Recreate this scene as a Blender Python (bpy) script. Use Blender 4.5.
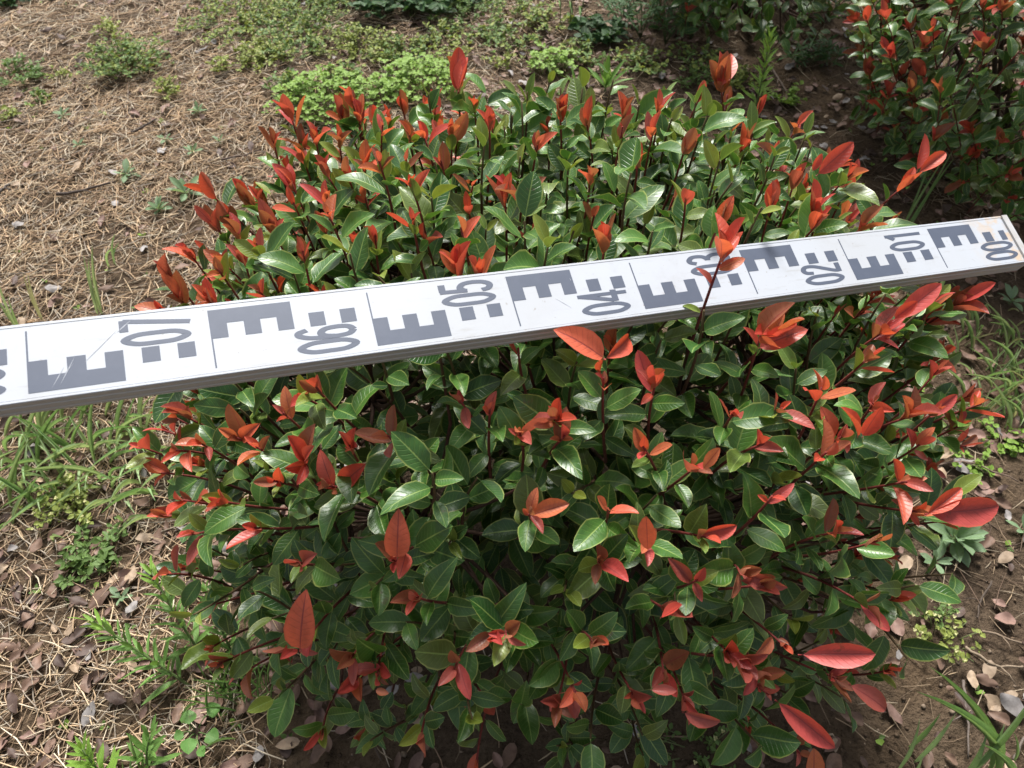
import bpy, math, random
import numpy as np
from mathutils import Matrix, Vector
from mathutils.bvhtree import BVHTree

for o in list(bpy.data.objects):
    bpy.data.objects.remove(o)
scn = bpy.context.scene
COL = scn.collection
rng = np.random.default_rng(11)
random.seed(11)
R_ = math.radians

# ------------------------------------------------------------------ camera
CAM_H, PITCH, FPX = 1.05, 52.0, 750.0
cam_d = bpy.data.cameras.new('camera')
cam = bpy.data.objects.new('camera', cam_d)
COL.objects.link(cam)
cam.location = (0, 0, CAM_H)
cam.rotation_euler = (R_(90 - PITCH), 0, 0)
cam_d.sensor_fit = 'HORIZONTAL'
cam_d.sensor_width = 36
cam_d.lens = 36 * FPX / 1024
cam_d.clip_start = 0.02
cam_d.clip_end = 300
cam_d.dof.use_dof = True
cam_d.dof.focus_distance = 0.64
cam_d.dof.aperture_fstop = 17
scn.camera = cam

# ------------------------------------------------------------------ light
SUN_EL, SUN_AZ = 54.0, -6.0        # bright veiled sun beyond the shrub, a little to the left
world = bpy.data.worlds.new('World')
scn.world = world
world.use_nodes = True
wn = world.node_tree.nodes
wl = world.node_tree.links
bg = wn['Background']
sky = wn.new('ShaderNodeTexSky')
sky.sky_type = 'NISHITA'
sky.sun_disc = False
sky.sun_elevation = R_(SUN_EL)
sky.sun_rotation = R_(SUN_AZ)
sky.air_density = 1.0
sky.dust_density = 4.0
sky.ozone_density = 1.0
hs = wn.new('ShaderNodeHueSaturation')
hs.inputs['Saturation'].default_value = 0.35      # thin cloud takes the blue out
wl.new(sky.outputs[0], hs.inputs['Color'])
wl.new(hs.outputs[0], bg.inputs['Color'])
bg.inputs['Strength'].default_value = 0.075
sun_d = bpy.data.lights.new('sun', 'SUN')
sun_d.energy = 3.2
sun_d.angle = R_(18)
sun_d.color = (1.0, 0.975, 0.935)
sun = bpy.data.objects.new('sun', sun_d)
COL.objects.link(sun)
sdir = Vector((math.sin(R_(SUN_AZ)) * math.cos(R_(SUN_EL)), math.cos(R_(SUN_AZ)) * math.cos(R_(SUN_EL)), math.sin(R_(SUN_EL))))
sun.rotation_euler = sdir.to_track_quat('Z', 'Y').to_euler()
sun.location = (1, 3, 5)
scn.view_settings.view_transform = 'Standard'
scn.view_settings.look = 'None'
scn.view_settings.gamma = 1
scn.view_settings.exposure = 1.14
scn.cycles.max_bounces = 5
scn.cycles.diffuse_bounces = 3
scn.cycles.glossy_bounces = 2
scn.cycles.transmission_bounces = 3

# ------------------------------------------------------------------ helpers
_p = math.radians(PITCH)
CX = np.array([1, 0, 0.0])
CZ = np.array([0, math.cos(_p), -math.sin(_p)])
CY = np.array([0, -math.sin(_p), -math.cos(_p)])
CO = np.array([0, 0, CAM_H])


def ray(px, py):
    d = CZ + (px - 512) / FPX * CX + (py - 384) / FPX * CY
    return d / np.linalg.norm(d)


def at(px, py, z=0.0):
    d = ray(px, py)
    return CO + d * ((z - CAM_H) / d[2])


def proj(P):
    Q = np.asarray(P, float) - CO
    d = Q @ CZ
    return np.stack([512 + FPX * (Q @ CX) / d, 384 + FPX * (Q @ CY) / d, d], -1)


def norm(v):
    return v / (np.linalg.norm(v) + 1e-12)


def gz(x, y):
    """height of the soil"""
    x = np.asarray(x, float); y = np.asarray(y, float)
    z = 0.012 * np.sin(2.3 * x + 1.1 * y + .4) + 0.010 * np.sin(1.2 * x - 3.1 * y + 2)
    z += 0.005 * np.sin(9.1 * x + 5.3 * y) * np.sin(7.7 * y - 4.1 * x + 1)
    z += 0.003 * np.sin(23 * x + 9 * y + 1.3) * np.sin(19 * y - 13 * x)
    z += 0.0034 * np.sin(83 * x + 47 * y + 3 * np.sin(11 * y)) * np.sin(71 * y - 59 * x + 1 + 2 * np.sin(13 * x)) * (.4 + .6 * np.clip(x * 3, 0, 1))
    z += 0.0016 * np.sin(61 * x - 37 * y) * np.sin(53 * y + 41 * x + 2)
    return z


def tag(o, label, cat, group=None, kind=None):
    if label: o['label'] = label
    if cat: o['category'] = cat
    if group: o['group'] = group
    if kind: o['kind'] = kind
    return o


def empty(name, loc, label, cat, group=None):
    o = bpy.data.objects.new(name, None)
    COL.objects.link(o)
    o.location = [float(c) for c in loc]
    o.empty_display_size = 0.03
    return tag(o, label, cat, group)


def make_mesh(name, V, T, mat, uv=None, col=None, smooth=True):
    """triangle mesh from arrays"""
    V = np.asarray(V, np.float32); T = np.asarray(T, np.int32)
    m = bpy.data.meshes.new(name)
    m.vertices.add(len(V)); m.vertices.foreach_set('co', V.ravel())
    m.loops.add(T.size); m.loops.foreach_set('vertex_index', T.ravel())
    m.polygons.add(len(T))
    m.polygons.foreach_set('loop_start', np.arange(0, T.size, 3, dtype=np.int32))
    try:
        m.polygons.foreach_set('loop_total', np.full(len(T), 3, np.int32))
    except Exception:
        pass
    m.update(calc_edges=True)
    if smooth:
        m.polygons.foreach_set('use_smooth', np.ones(len(T), bool))
    if uv is not None:
        l = m.uv_layers.new(name='UVMap')
        l.data.foreach_set('uv', np.asarray(uv, np.float32)[T.ravel()].ravel())
    if col is not None:
        a = m.color_attributes.new('col', 'FLOAT_COLOR', 'POINT')
        c = np.asarray(col, np.float32)
        if c.ndim == 1: c = np.tile(c, (len(V), 1))
        if c.shape[1] == 3: c = np.concatenate([c, np.ones((len(c), 1), np.float32)], 1)
        a.data.foreach_set('color', c.ravel())
    for mm in (mat if isinstance(mat, (list, tuple)) else [mat]):
        m.materials.append(mm)
    m.update()
    return m


def link(name, mesh, parent=None, loc=None, mtx=None):
    o = bpy.data.objects.new(name, mesh)
    COL.objects.link(o)
    if parent is not None: o.parent = parent
    if mtx is not None: o.matrix_local = mtx
    elif loc is not None: o.location = [float(c) for c in loc]
    return o


class Acc:
    """collects triangles of many pieces into one mesh"""
    def __init__(s): s.V = []; s.T = []; s.U = []; s.C = []; s.n = 0
    def add(s, V, T, col, uv=None):
        V = np.asarray(V, float)
        s.V.append(V); s.T.append(np.asarray(T) + s.n)
        c = np.asarray(col, float)
        if c.ndim == 1: c = np.tile(c, (len(V), 1))
        s.C.append(c[:, :3])
        s.U.append(np.zeros((len(V), 2)) if uv is None else uv)
        s.n += len(V)
    def mesh(s, name, mat, off=(0, 0, 0)):
        return make_mesh(name, np.concatenate(s.V) - np.asarray(off), np.concatenate(s.T), mat, np.concatenate(s.U), np.concatenate(s.C))


def tube(P, r, sides=5):
    P = np.asarray(P, float); n = len(P)
    r = np.broadcast_to(np.asarray(r, float), (n,))
    t = np.gradient(P, axis=0); t /= np.linalg.norm(t, axis=1)[:, None] + 1e-12
    ref = np.array([0.3, 0.2, 1.0]) if abs(t[0, 2]) < .8 else np.array([1.0, .2, 0])
    V = []
    for i in range(n):
        a = norm(np.cross(t[i], ref)); b = np.cross(t[i], a)
        ang = np.arange(sides) / sides * 2 * np.pi
        V.append(P[i] + r[i] * (np.cos(ang)[:, None] * a + np.sin(ang)[:, None] * b))
    V = np.concatenate(V); T = []
    for i in range(n - 1):
        for k in range(sides):
            a = i * sides + k; b = i * sides + (k + 1) % sides
            T += [(a, b, b + sides), (a, b + sides, a + sides)]
    for k in range(1, sides - 1):
        T.append((0, k + 1, k)); e = (n - 1) * sides; T.append((e, e + k, e + k + 1))
    return V, np.array(T)


def bez(a, b, c, n=7):
    t = np.linspace(0, 1, n)[:, None]
    return (1 - t) ** 2 * a + 2 * t * (1 - t) * b + t * t * c


def frame(d, nrm, roll=0.0):
    x = norm(d); z = norm(nrm - (nrm @ x) * x); y = np.cross(z, x)
    if roll:
        y, z = y * math.cos(roll) + z * math.sin(roll), z * math.cos(roll) - y * math.sin(roll)
    return np.stack([x, y, z], 1)


def mtx4(Rm, loc, s):
    M = np.eye(4); M[:3, :3] = Rm * s; M[:3, 3] = loc
    return M


# ------------------------------------------------------------------ materials
class NT:
    def __init__(s, name):
        s.m = bpy.data.materials.new(name); s.m.use_nodes = True
        s.n = s.m.node_tree.nodes; s.l = s.m.node_tree.links
        s.b = s.n['Principled BSDF']; s.out = s.n['Material Output']
    def new(s, t, **kw):
        nd = s.n.new(t)
        for k, v in kw.items(): setattr(nd, k, v)
        return nd
    def val(s, sock, v):
        if hasattr(v, 'is_linked') or hasattr(v, 'links'): s.l.new(v, sock)
        else: sock.default_value = v
    def math(s, op, a, b=None, c=None):
        nd = s.new('ShaderNodeMath', operation=op)
        s.val(nd.inputs[0], a)
        if b is not None: s.val(nd.inputs[1], b)
        if c is not None: s.val(nd.inputs[2], c)
        return nd.outputs[0]
    def mix(s, f, a, b, mode='MIX'):
        nd = s.new('ShaderNodeMix', data_type='RGBA', blend_type=mode)
        s.val(nd.inputs['Factor'], f)
        for sock, v in ((nd.inputs[6], a), (nd.inputs[7], b)):
            if isinstance(v, tuple): sock.default_value = (*v[:3], 1)
            else: s.l.new(v, sock)
        return nd.outputs[2]
    def noise(s, scale, detail=4, rough=.55, coord=None, dist=0):
        nd = s.new('ShaderNodeTexNoise')
        nd.inputs['Scale'].default_value = scale; nd.inputs['Detail'].default_value = detail
        nd.inputs['Roughness'].default_value = rough; nd.inputs['Distortion'].default_value = dist
        if coord is not None: s.l.new(coord, nd.inputs['Vector'])
        return nd.outputs[0]
    def ramp(s, f, stops):
        nd = s.new('ShaderNodeValToRGB'); s.l.new(f, nd.inputs[0])
        e = nd.color_ramp.elements
        while len(e) < len(stops): e.new(.5)
        for el, (p, c) in zip(e, stops):
            el.position = p; el.color = (*c, 1) if len(c) == 3 else c
        return nd.outputs[0]
    def smooth(s, v, a, b):
        nd = s.new('ShaderNodeMapRange', interpolation_type='SMOOTHSTEP')
        s.l.new(v, nd.inputs[0]); nd.inputs[1].default_value = a; nd.inputs[2].default_value = b
        return nd.outputs[0]
    def geo(s): return s.new('ShaderNodeNewGeometry')
    def attr(s, nm='col'):
        return s.new('ShaderNodeAttribute', attribute_name=nm).outputs['Color']
    def bump(s, h, strength, dist=.001):
        nd = s.new('ShaderNodeBump'); nd.inputs['Strength'].default_value = strength
        nd.inputs['Distance'].default_value = dist; s.l.new(h, nd.inputs['Height'])
        s.l.new(nd.outputs[0], s.b.inputs['Normal']); return nd.outputs[0]


def leaf_material(name, margin, rib, back, rough, transl, vein=.45, gloss=.5):
    n = NT(name)
    uvn = n.new('ShaderNodeUVMap', uv_map='UVMap')
    sep = n.new('ShaderNodeSeparateXYZ'); n.l.new(uvn.outputs[0], sep.inputs[0])
    s = n.math('ABSOLUTE', n.math('MULTIPLY_ADD', sep.outputs[0], 2.0, -1.0))
    t = sep.outputs[1]
    base = n.attr()
    g = n.geo()
    pos = g.outputs['Position']
    mott = n.noise(160, 3, .6, pos)
    base = n.mix(n.math('MULTIPLY', n.smooth(mott, .35, .75), .35), base, n.mix(1.0, base, (.55, .6, .5), 'MULTIPLY'))
    # side veins run forward from the rib
    ph = n.math('MULTIPLY_ADD', t, 58.0, n.math('MULTIPLY', s, -11.0))
    vv = n.smooth(n.math('SINE', ph), .72, 1.0)
    vv = n.math('MULTIPLY', vv, n.smooth(s, .98, .6))
    base = n.mix(n.math('MULTIPLY', vv, vein), base, n.mix(.5, base, rib))
    ribm = n.smooth(s, .085, .02)
    base = n.mix(n.math('MULTIPLY', ribm, .8), base, rib)
    mar = n.math('MULTIPLY', n.smooth(s, .86, .97), n.smooth(t, .02, .1))
    base = n.mix(n.math('MULTIPLY', mar, .55), base, margin)
    blem = n.smooth(n.noise(45, 5, .7, pos), .63, .70)
    base = n.mix(n.math('MULTIPLY', blem, .5), base, (.10, .055, .03))
    front = base
    base = n.mix(g.outputs['Backfacing'], base, n.mix(.55, base, back))
    n.l.new(base, n.b.inputs['Base Color'])
    rg = n.math('MULTIPLY_ADD', n.noise(60, 2, .5, pos), .22, rough - .08)
    n.l.new(n.math('MAXIMUM', rg, n.math('MULTIPLY', g.outputs['Backfacing'], .6)), n.b.inputs['Roughness'])
    n.b.inputs['Specular IOR Level'].default_value = gloss
    h = n.math('ADD', n.math('MULTIPLY', n.math('SUBTRACT', 1.0, n.math('MAXIMUM', ribm, vv)), 1.0), n.math('MULTIPLY', mott, .5))
    n.bump(h, .45, .0006)
    tr = n.new('ShaderNodeBsdfTranslucent')
    n.l.new(n.mix(.6, front, n.mix(1.0, front, (1.6, 1.5, .7), 'MULTIPLY')), tr.inputs['Color'])
    mx = n.new('ShaderNodeMixShader'); mx.inputs[0].default_value = transl
    n.l.new(n.b.outputs[0], mx.inputs[1]); n.l.new(tr.outputs[0], mx.inputs[2])
    n.l.new(mx.outputs[0], n.out.inputs['Surface'])
    return n.m


M_GREEN = leaf_material('leaf_green', (.40, .44, .12), (.25, .36, .09), (.15, .22, .07), .36, .20, .24, .68)
M_RED = leaf_material('leaf_red', (.50, .10, .05), (.30, .05, .05), (.42, .17, .09), .40, .32, .32, .55)
M_WEED = leaf_material('leaf_weed', (.16, .27, .07), (.16, .28, .08), (.15, .22, .09), .5, .28, .15, .35)


def simple_attr_mat(name, rough, noise_scale=120, amt=.5, bump=.4, spec=.3):
    n = NT(name)
    c = n.attr(); pos = n.geo().outputs['Position']
    f = n.noise(noise_scale, 5, .6, pos)
    c = n.mix(n.math('MULTIPLY', n.smooth(f, .3, .75), amt), c, n.mix(1.0, c, (.45, .42, .4), 'MULTIPLY'))
    n.l.new(c, n.b.inputs['Base Color'])
    n.b.inputs['Roughness'].default_value = rough
    n.b.inputs['Specular IOR Level'].default_value = spec
    n.bump(f, bump, .001)
    return n.m


M_BARK = simple_attr_mat('bark', .7, 220, .6, .7)
M_STRAW = simple_attr_mat('straw', .75, 90, .4, .2)
M_DEAD = simple_attr_mat('dead_leaf', .62, 140, .6, .5, .35)
M_STEM = simple_attr_mat('weed_stem', .55, 150, .25, .2)
M_CLOD = simple_attr_mat('clod', .95, 160, .55, .8, .1)


def soil_material():
    n = NT('soil')
    pos = n.geo().outputs['Position']
    big = n.noise(2.2, 4, .6, pos); mid = n.noise(16, 6, .65, pos); fine = n.noise(140, 6, .7, pos)
    c = n.ramp(mid, [(.25, (.058, .040, .027)), (.5, (.11, .078, .052)), (.75, (.18, .132, .090))])
    c = n.mix(n.math('MULTIPLY', n.smooth(big, .4, .65), .5), c, (.20, .135, .08))
    c = n.mix(n.smooth(fine, .45, .72), c, n.mix(1.0, c, (.45, .44, .43), 'MULTIPLY'))
    c = n.mix(n.math('MULTIPLY', n.smooth(n.noise(420, 3, .5, pos), .66, .74), .5), c, (.26, .2, .14))
    n.l.new(c, n.b.inputs['Base Color'])
    n.b.inputs['Roughness'].default_value = .95
    n.b.inputs['Specular IOR Level'].default_value = .12
    n.bump(n.math('ADD', n.math('MULTIPLY', mid, 3.0), fine), 1.0, .012)
    return n.m


M_SOIL = soil_material()


def paint_white():
    n = NT('staff_white_paint')
    pos = n.geo().outputs['Position']
    f = n.noise(38, 5, .65, pos); f2 = n.noise(9, 3, .5, pos)
    tc = n.new('ShaderNodeTexCoord'); sp = n.new('ShaderNodeSeparateXYZ'); n.l.new(tc.outputs['Object'], sp.inputs[0])
    c = n.mix(n.math('MULTIPLY', n.smooth(f, .50, .75), .32), (.42, .445, .485), (.31, .31, .31))
    c = n.mix(n.math('MULTIPLY', n.smooth(f2, .48, .66), .3), c, (.37, .37, .37))
    # worn, earth-stained foot of the staff
    mp = n.new('ShaderNodeMapping'); n.l.new(tc.outputs['Object'], mp.inputs[0]); mp.inputs['Scale'].default_value = (12, 90, 30)
    c = n.mix(n.math('MULTIPLY', n.smooth(n.noise(1.6, 6, .7, mp.outputs[0]), .56, .70), .35), c, (.27, .25, .22))
    c = n.mix(n.math('MULTIPLY', n.smooth(n.noise(240, 3, .6, pos), .68, .73), .5), c, (.22, .19, .15))
    foot = n.math('MULTIPLY', n.smooth(sp.outputs[0], .33, .39), n.smooth(n.noise(55, 5, .7, pos), .44, .60))
    c = n.mix(n.math('MULTIPLY', foot, .75), c, (.50, .36, .22))
    rim = n.math('MULTIPLY', n.smooth(n.math('ABSOLUTE', sp.outputs[1]), .0215, .0250), n.smooth(n.noise(120, 4, .7, pos), .5, .7))
    c = n.mix(n.math('MULTIPLY', rim, .4), c, (.42, .40, .37))
    n.l.new(c, n.b.inputs['Base Color'])
    n.b.inputs['Roughness'].default_value = .42
    n.bump(n.noise(500, 2, .5, pos), .05, .0005)
    return n.m


def flat_mat(name, col, rough, metal=0.0, ns=80, amt=.25, dark=(.5, .5, .5), aniso=None):
    n = NT(name)
    tc = n.new('ShaderNodeTexCoord').outputs['Object']
    mp = n.new('ShaderNodeMapping'); n.l.new(tc, mp.inputs[0])
    mp.inputs['Scale'].default_value = aniso or (1, 1, 1)
    f = n.noise(ns, 4, .6, mp.outputs[0])
    c = n.mix(n.math('MULTIPLY', n.smooth(f, .4, .75), amt), col, (col[0] * dark[0], col[1] * dark[1], col[2] * dark[2]))
    n.l.new(c, n.b.inputs['Base Color'])
    n.b.inputs['Roughness'].default_value = rough; n.b.inputs['Metallic'].default_value = metal
    n.bump(f, .08, .0005)
    return n.m


M_PAINT = paint_white()
M_ALU = flat_mat('staff_aluminium', (.44, .435, .42), .5, .25, 60, .5, (.6, .6, .6), (.06, 3, 3))
M_PRINT = flat_mat('staff_print', (.068, .083, .120), .5, 0, 90, .35, (1.35, 1.3, 1.25))
M_SCR = flat_mat('scratch', (.34, .36, .40), .5)
M_CAP = flat_mat('staff_cap', (.46, .46, .46), .5, .1, 60, .5, (.7, .62, .52))

# ------------------------------------------------------------------ ground
def axis_coords(lo, hi, step, far):
    a = np.arange(lo, hi + 1e-6, step)
    out = hi + step * np.cumsum(1.35 ** np.arange(1, 40)); out = out[out < far]
    inn = lo - step * np.cumsum(1.35 ** np.arange(1, 40)); inn = inn[inn > -far]
    return np.concatenate([inn[::-1], a, out])


gx = axis_coords(-1.9, 2.2, .018, 60); gy = axis_coords(-.3, 3.2, .018, 60)
X, Y = np.meshgrid(gx, gy)
fade = np.clip(1.5 - .15 * np.hypot(X, Y - 1), 0, 1)
V = np.stack([X, Y, gz(X, Y) * fade], -1).reshape(-1, 3)
nx, ny = len(gx), len(gy)
ii = (np.arange(ny - 1)[:, None] * nx + np.arange(nx - 1)).ravel()
T = np.concatenate([np.stack([ii, ii + 1, ii + 1 + nx], 1), np.stack([ii, ii + 1 + nx, ii + nx], 1)])
tag(link('ground', make_mesh('ground', V, T, M_SOIL)), None, None, kind='structure')

# ------------------------------------------------------------------ levelling staff
SR = np.array([[0.9332811691731089, 0.2625399212577655, -0.2450694779299154],
               [-0.1526557300251641, 0.9076432143871007, 0.3909987512352639],
               [0.32508843005766785, -0.32750051163779553, 0.8871645436555853]])
ST = np.array([.09410687, -.07380182, .56203445])
_A = np.stack([CX, CY, CZ], 1) @ SR
S_AX = np.stack([_A[:, 0], -_A[:, 1], -_A[:, 2]], 1)      # along (towards the 00 end), across, out of the face
S_C = CO + np.stack([CX, CY, CZ], 1) @ ST
staff = empty('levelling_staff', (0, 0, 0), 'white aluminium levelling staff with grey E marks lying across the shrub', 'measuring staff')
staff.matrix_world = Matrix(mtx4(S_AX, S_C, 1).tolist())
X0, X1 = -.93, .40       # local x = 0.40 - u


def to_staff(P): return (np.asarray(P) - S_C) @ S_AX


def box_mesh(name, x0, x1, y0, y1, z0, z1, mat, bev=0):
    V = [(x, y, z) for x in (x0, x1) for y in (y0, y1) for z in (z0, z1)]
    F = [(0, 1, 3, 2), (4, 6, 7, 5), (0, 4, 5, 1), (2, 3, 7, 6), (0, 2, 6, 4), (1, 5, 7, 3)]
    m = bpy.data.meshes.new(name); m.from_pydata(V, [], F); m.materials.append(mat); m.update()
    return m


prof = [(-.0250, -.0004), (-.0246, 0), (-.0232, 0), (-.0230, -.0007), (.0230, -.0007), (.0232, 0), (.0246, 0), (.0250, -.0004),
        (.0250, -.0050), (.0244, -.0054), (.0244, -.0066), (.0250, -.0070), (.0250, -.0122), (.0246, -.0126), (.0246, -.0136), (.0250, -.0140), (.0250, -.0166), (.0244, -.0172),
        (-.0244, -.0172), (-.0250, -.0166), (-.0250, -.0140), (-.0246, -.0136), (-.0246, -.0126), (-.0250, -.0122), (-.0250, -.0070), (-.0244, -.0066), (-.0244, -.0054), (-.0250, -.0050)]
npf = len(prof)
V = [(x, a, b) for x in (X0, X1 - .001) for a, b in prof]
F = [((i + 1) % npf, i, i + npf, (i + 1) % npf + npf) for i in range(npf)] + [list(range(npf)), list(range(2 * npf - 1, npf - 1, -1))]
m = bpy.data.meshes.new('staff_body'); m.from_pydata(V, [], F)
m.materials.append(M_ALU); m.materials.append(M_PAINT)
for i in range(7): m.polygons[i].material_index = 1
m.update()
link('body', m, staff)
link('face_plate', box_mesh('face', X0 + .001, X1 - .008, -.0229, .0229, -.0006, -.00025, M_PAINT), staff)
link('end_strip', box_mesh('strip', X1 - .0068, X1 - .0002, -.0248, .0248, -.0005, .0012, M_CAP), staff)
link('end_cap', box_mesh('cap', X1 - .0009, X1 + .0016, -.0246, .0246, -.0174, -.0007, M_CAP), staff)


def poly_mesh(name, polys, z0, z1, mat, lev=None):
    V = []; F = []; zt = z1
    for pi, P in enumerate(polys):
        n = len(P); b = len(V); z1 = zt + (lev[pi] * .00003 if lev else 0)
        V += [(x, y, z1) for x, y in P] + [(x, y, z0) for x, y in P]
        F.append(tuple(range(b, b + n)))
        F += [(b + i, b + i + n, b + (i + 1) % n + n, b + (i + 1) % n) for i in range(n)]
    m = bpy.data.meshes.new(name); m.from_pydata(V, [], F); m.materials.append(mat); m.update()
    return m


def area_fix(P):
    a = sum(P[i][0] * P[(i + 1) % len(P)][1] - P[(i + 1) % len(P)][0] * P[i][1] for i in range(len(P)))
    return P if a > 0 else P[::-1]


def catmull(pts, n=6, closed=False):
    pts = [np.array(p, float) for p in pts]; out = []
    N = len(pts); rgs = range(N) if closed else range(N - 1)
    for i in rgs:
        if closed: p0, p1, p2, p3 = pts[i - 1], pts[i], pts[(i + 1) % N], pts[(i + 2) % N]
        else: p0, p1, p2, p3 = pts[max(i - 1, 0)], pts[i], pts[i + 1], pts[min(i + 2, N - 1)]
        for k in range(n):
            t = k / n
            out.append(.5 * (2 * p1 + (p2 - p0) * t + (2 * p0 - 5 * p1 + 4 * p2 - p3) * t * t + (3 * p1 - p0 - 3 * p2 + p3) * t ** 3))
    if not closed: out.append(pts[-1])
    return out


GL = {  # stroke skeletons in units of the stroke width
    '0': [('c', [(1.7, 7.5), (2.75, 6.2), (2.9, 4), (2.75, 1.8), (1.7, .5), (.65, 1.8), (.5, 4), (.65, 6.2)])],
    '1': [('l', [(2.1, 0), (2.1, 8)]), ('l', [(2.1, 7.45), (.8, 6.2)])],
    '2': [('s', [(.55, 5.7), (.8, 7), (1.7, 7.5), (2.7, 6.9), (2.7, 5.3), (1.7, 3.3), (.7, 1.4), (.6, .5)]), ('l', [(.2, .5), (3.1, .5)])],
    '3': [('s', [(.55, 6.4), (1.0, 7.3), (1.8, 7.5), (2.7, 6.7), (2.6, 5.1), (1.8, 4.3), (1.3, 4.2)]), ('s', [(1.3, 4.2), (2.2, 4.0), (2.9, 2.9), (2.7, 1.2), (1.7, .5), (.8, .8), (.45, 1.8)])],
    '4': [('l', [(2.4, 0), (2.4, 8)]), ('l', [(2.4, 7.6), (.4, 2.3)]), ('l', [(.1, 2.1), (3.4, 2.1)])],
    '5': [('l', [(.85, 7.5), (2.9, 7.5)]), ('l', [(.85, 7.9), (.65, 3.9)]), ('s', [(.65, 4.2), (1.5, 4.9), (2.6, 4.3), (2.9, 2.7), (2.5, 1.1), (1.6, .5), (.7, .9), (.45, 1.8)])],
    '6': [('s', [(2.8, 6.4), (2.3, 7.4), (1.5, 7.4), (.75, 6.2), (.5, 4.2), (.5, 2.6), (.8, 1.1), (1.7, .5)]), ('s', [(1.7, .5), (2.6, 1.1), (2.9, 2.5), (2.6, 4.1), (1.7, 4.7), (.9, 4.2), (.55, 3.0)])],
    '7': [('l', [(.3, 7.5), (3.1, 7.5)]), ('l', [(2.9, 7.6), (1.2, 0)])],
    '8': [('c', [(1.7, 7.5), (2.7, 6.6), (2.6, 5.0), (1.7, 4.2), (.8, 5.0), (.7, 6.6)]), ('c', [(1.7, 4.2), (2.75, 3.4), (2.75, 1.4), (1.7, .5), (.65, 1.4), (.65, 3.4)])],
    '9': [('s', [(.6, 1.6), (1.1, .6), (1.9, .6), (2.65, 1.8), (2.9, 3.8), (2.9, 5.4), (2.6, 6.9), (1.7, 7.5)]), ('s', [(1.7, 7.5), (.8, 6.9), (.5, 5.5), (.8, 3.9), (1.7, 3.3), (2.5, 3.8), (2.85, 5.0)])],
}


def glyph(ch, u0, y0):
    polys = []; lev = []
    for si, (kind, pts) in enumerate(GL[ch]):
        closed = kind == 'c'
        P = [np.array(p, float) for p in pts] if kind == 'l' else catmull(pts, 5, closed)
        n = len(P); L = []; Rr = []
        for i in range(n):
            a = P[i - 1] if (i or closed) else P[i]; b = P[(i + 1) % n] if (i < n - 1 or closed) else P[i]
            t = (b - a) / (np.linalg.norm(b - a) + 1e-9); nn = np.array([-t[1], t[0]]) * .5
            L.append(P[i] + nn); Rr.append(P[i] - nn)
        rgs = range(n) if closed else range(n - 1)
        for i in rgs:
            j = (i + 1) % n
            q = [L[i], L[j], Rr[j], Rr[i]]
            polys.append(area_fix([(.40 - (u0 + g[1] * .005), y0 + g[0] * .0028) for g in q]))
            lev.append(si)
    return polys, lev


ZP0, ZP1 = -.0003, -.0001
for k in range(0, 13):
    ub = k * .1
    s = -1 if k % 2 else 1         # odd decimetres: E on the near half
    e = [(.10, 2), (.05, 2), (.05, 0), (.06, 0), (.06, 1), (.07, 1), (.07, 0), (.08, 0), (.08, 1), (.09, 1), (.09, 0), (.10, 0)]
    polys = []
    def uy(u, c): return (.40 - (ub + u), s * c * .01)
    # back bar + three arms as convex pieces that butt end to end
    rects = [(.05, .10, 1, 2), (.05, .06, 0, 1), (.07, .08, 0, 1), (.09, .10, 0, 1)]
    for a, b, c, d in rects:
        polys.append(area_fix([uy(a, c), uy(b, c), uy(b, d), uy(a, d)]))
    link('letter_mark', poly_mesh('e_mark', polys, ZP0, ZP1, M_PRINT), staff)
    for a, b in ((.03, .04), (.013 if k == 0 else .01, .02)):
        link('block_mark', poly_mesh('block', [area_fix([uy(a, 0), uy(b, 0), uy(b, 1), uy(a, 1)])], ZP0, ZP1, M_PRINT), staff)
    link('division_line', poly_mesh('line', [area_fix([(.40 - ub - .1004, -.02), (.40 - ub - .0994, -.02), (.40 - ub - .0994, .02), (.40 - ub - .1004, .02)])], ZP0, ZP1 - .00003, M_PRINT), staff)
    txt = '%02d' % k
    y0 = .0011 if s < 0 else -.0200
    for j, ch in enumerate(txt):
        link('numeral', poly_mesh('numeral', glyph(ch, ub + .011, y0 + j * .0098)[0], ZP0, ZP1, M_PRINT, glyph(ch, ub + .011, y0 + j * .0098)[1]), staff)
for (ua, ya, ub_, yb, w) in ((.7885, -.0185, .7815, -.006, .00035), (.7845, -.0178, .7755, .0, .0004), (.772, -.006, .752, .014, .00035), (.7525, .012, .744, .0195, .0005), (.783, -.012, .776, -.004, .0002), (.468, -.002, .458, -.011, .0002), (.452, .013, .4515, .0105, .0003)):
    a = np.array((.40 - ua, ya)); b = np.array((.40 - ub_, yb)); t = norm(b - a); nn = np.array([-t[1], t[0]]) * w * .6
    link('scratch', poly_mesh('scratch', [area_fix([tuple(a), tuple(.5 * (a + b) + nn), tuple(b), tuple(.5 * (a + b) - nn)])], -.00012, -.00005, M_SCR), staff)

# ------------------------------------------------------------------ leaf bank
ST_N = 7
SS = np.array([-1, -.5, 0, .5, 1.0])


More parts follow.
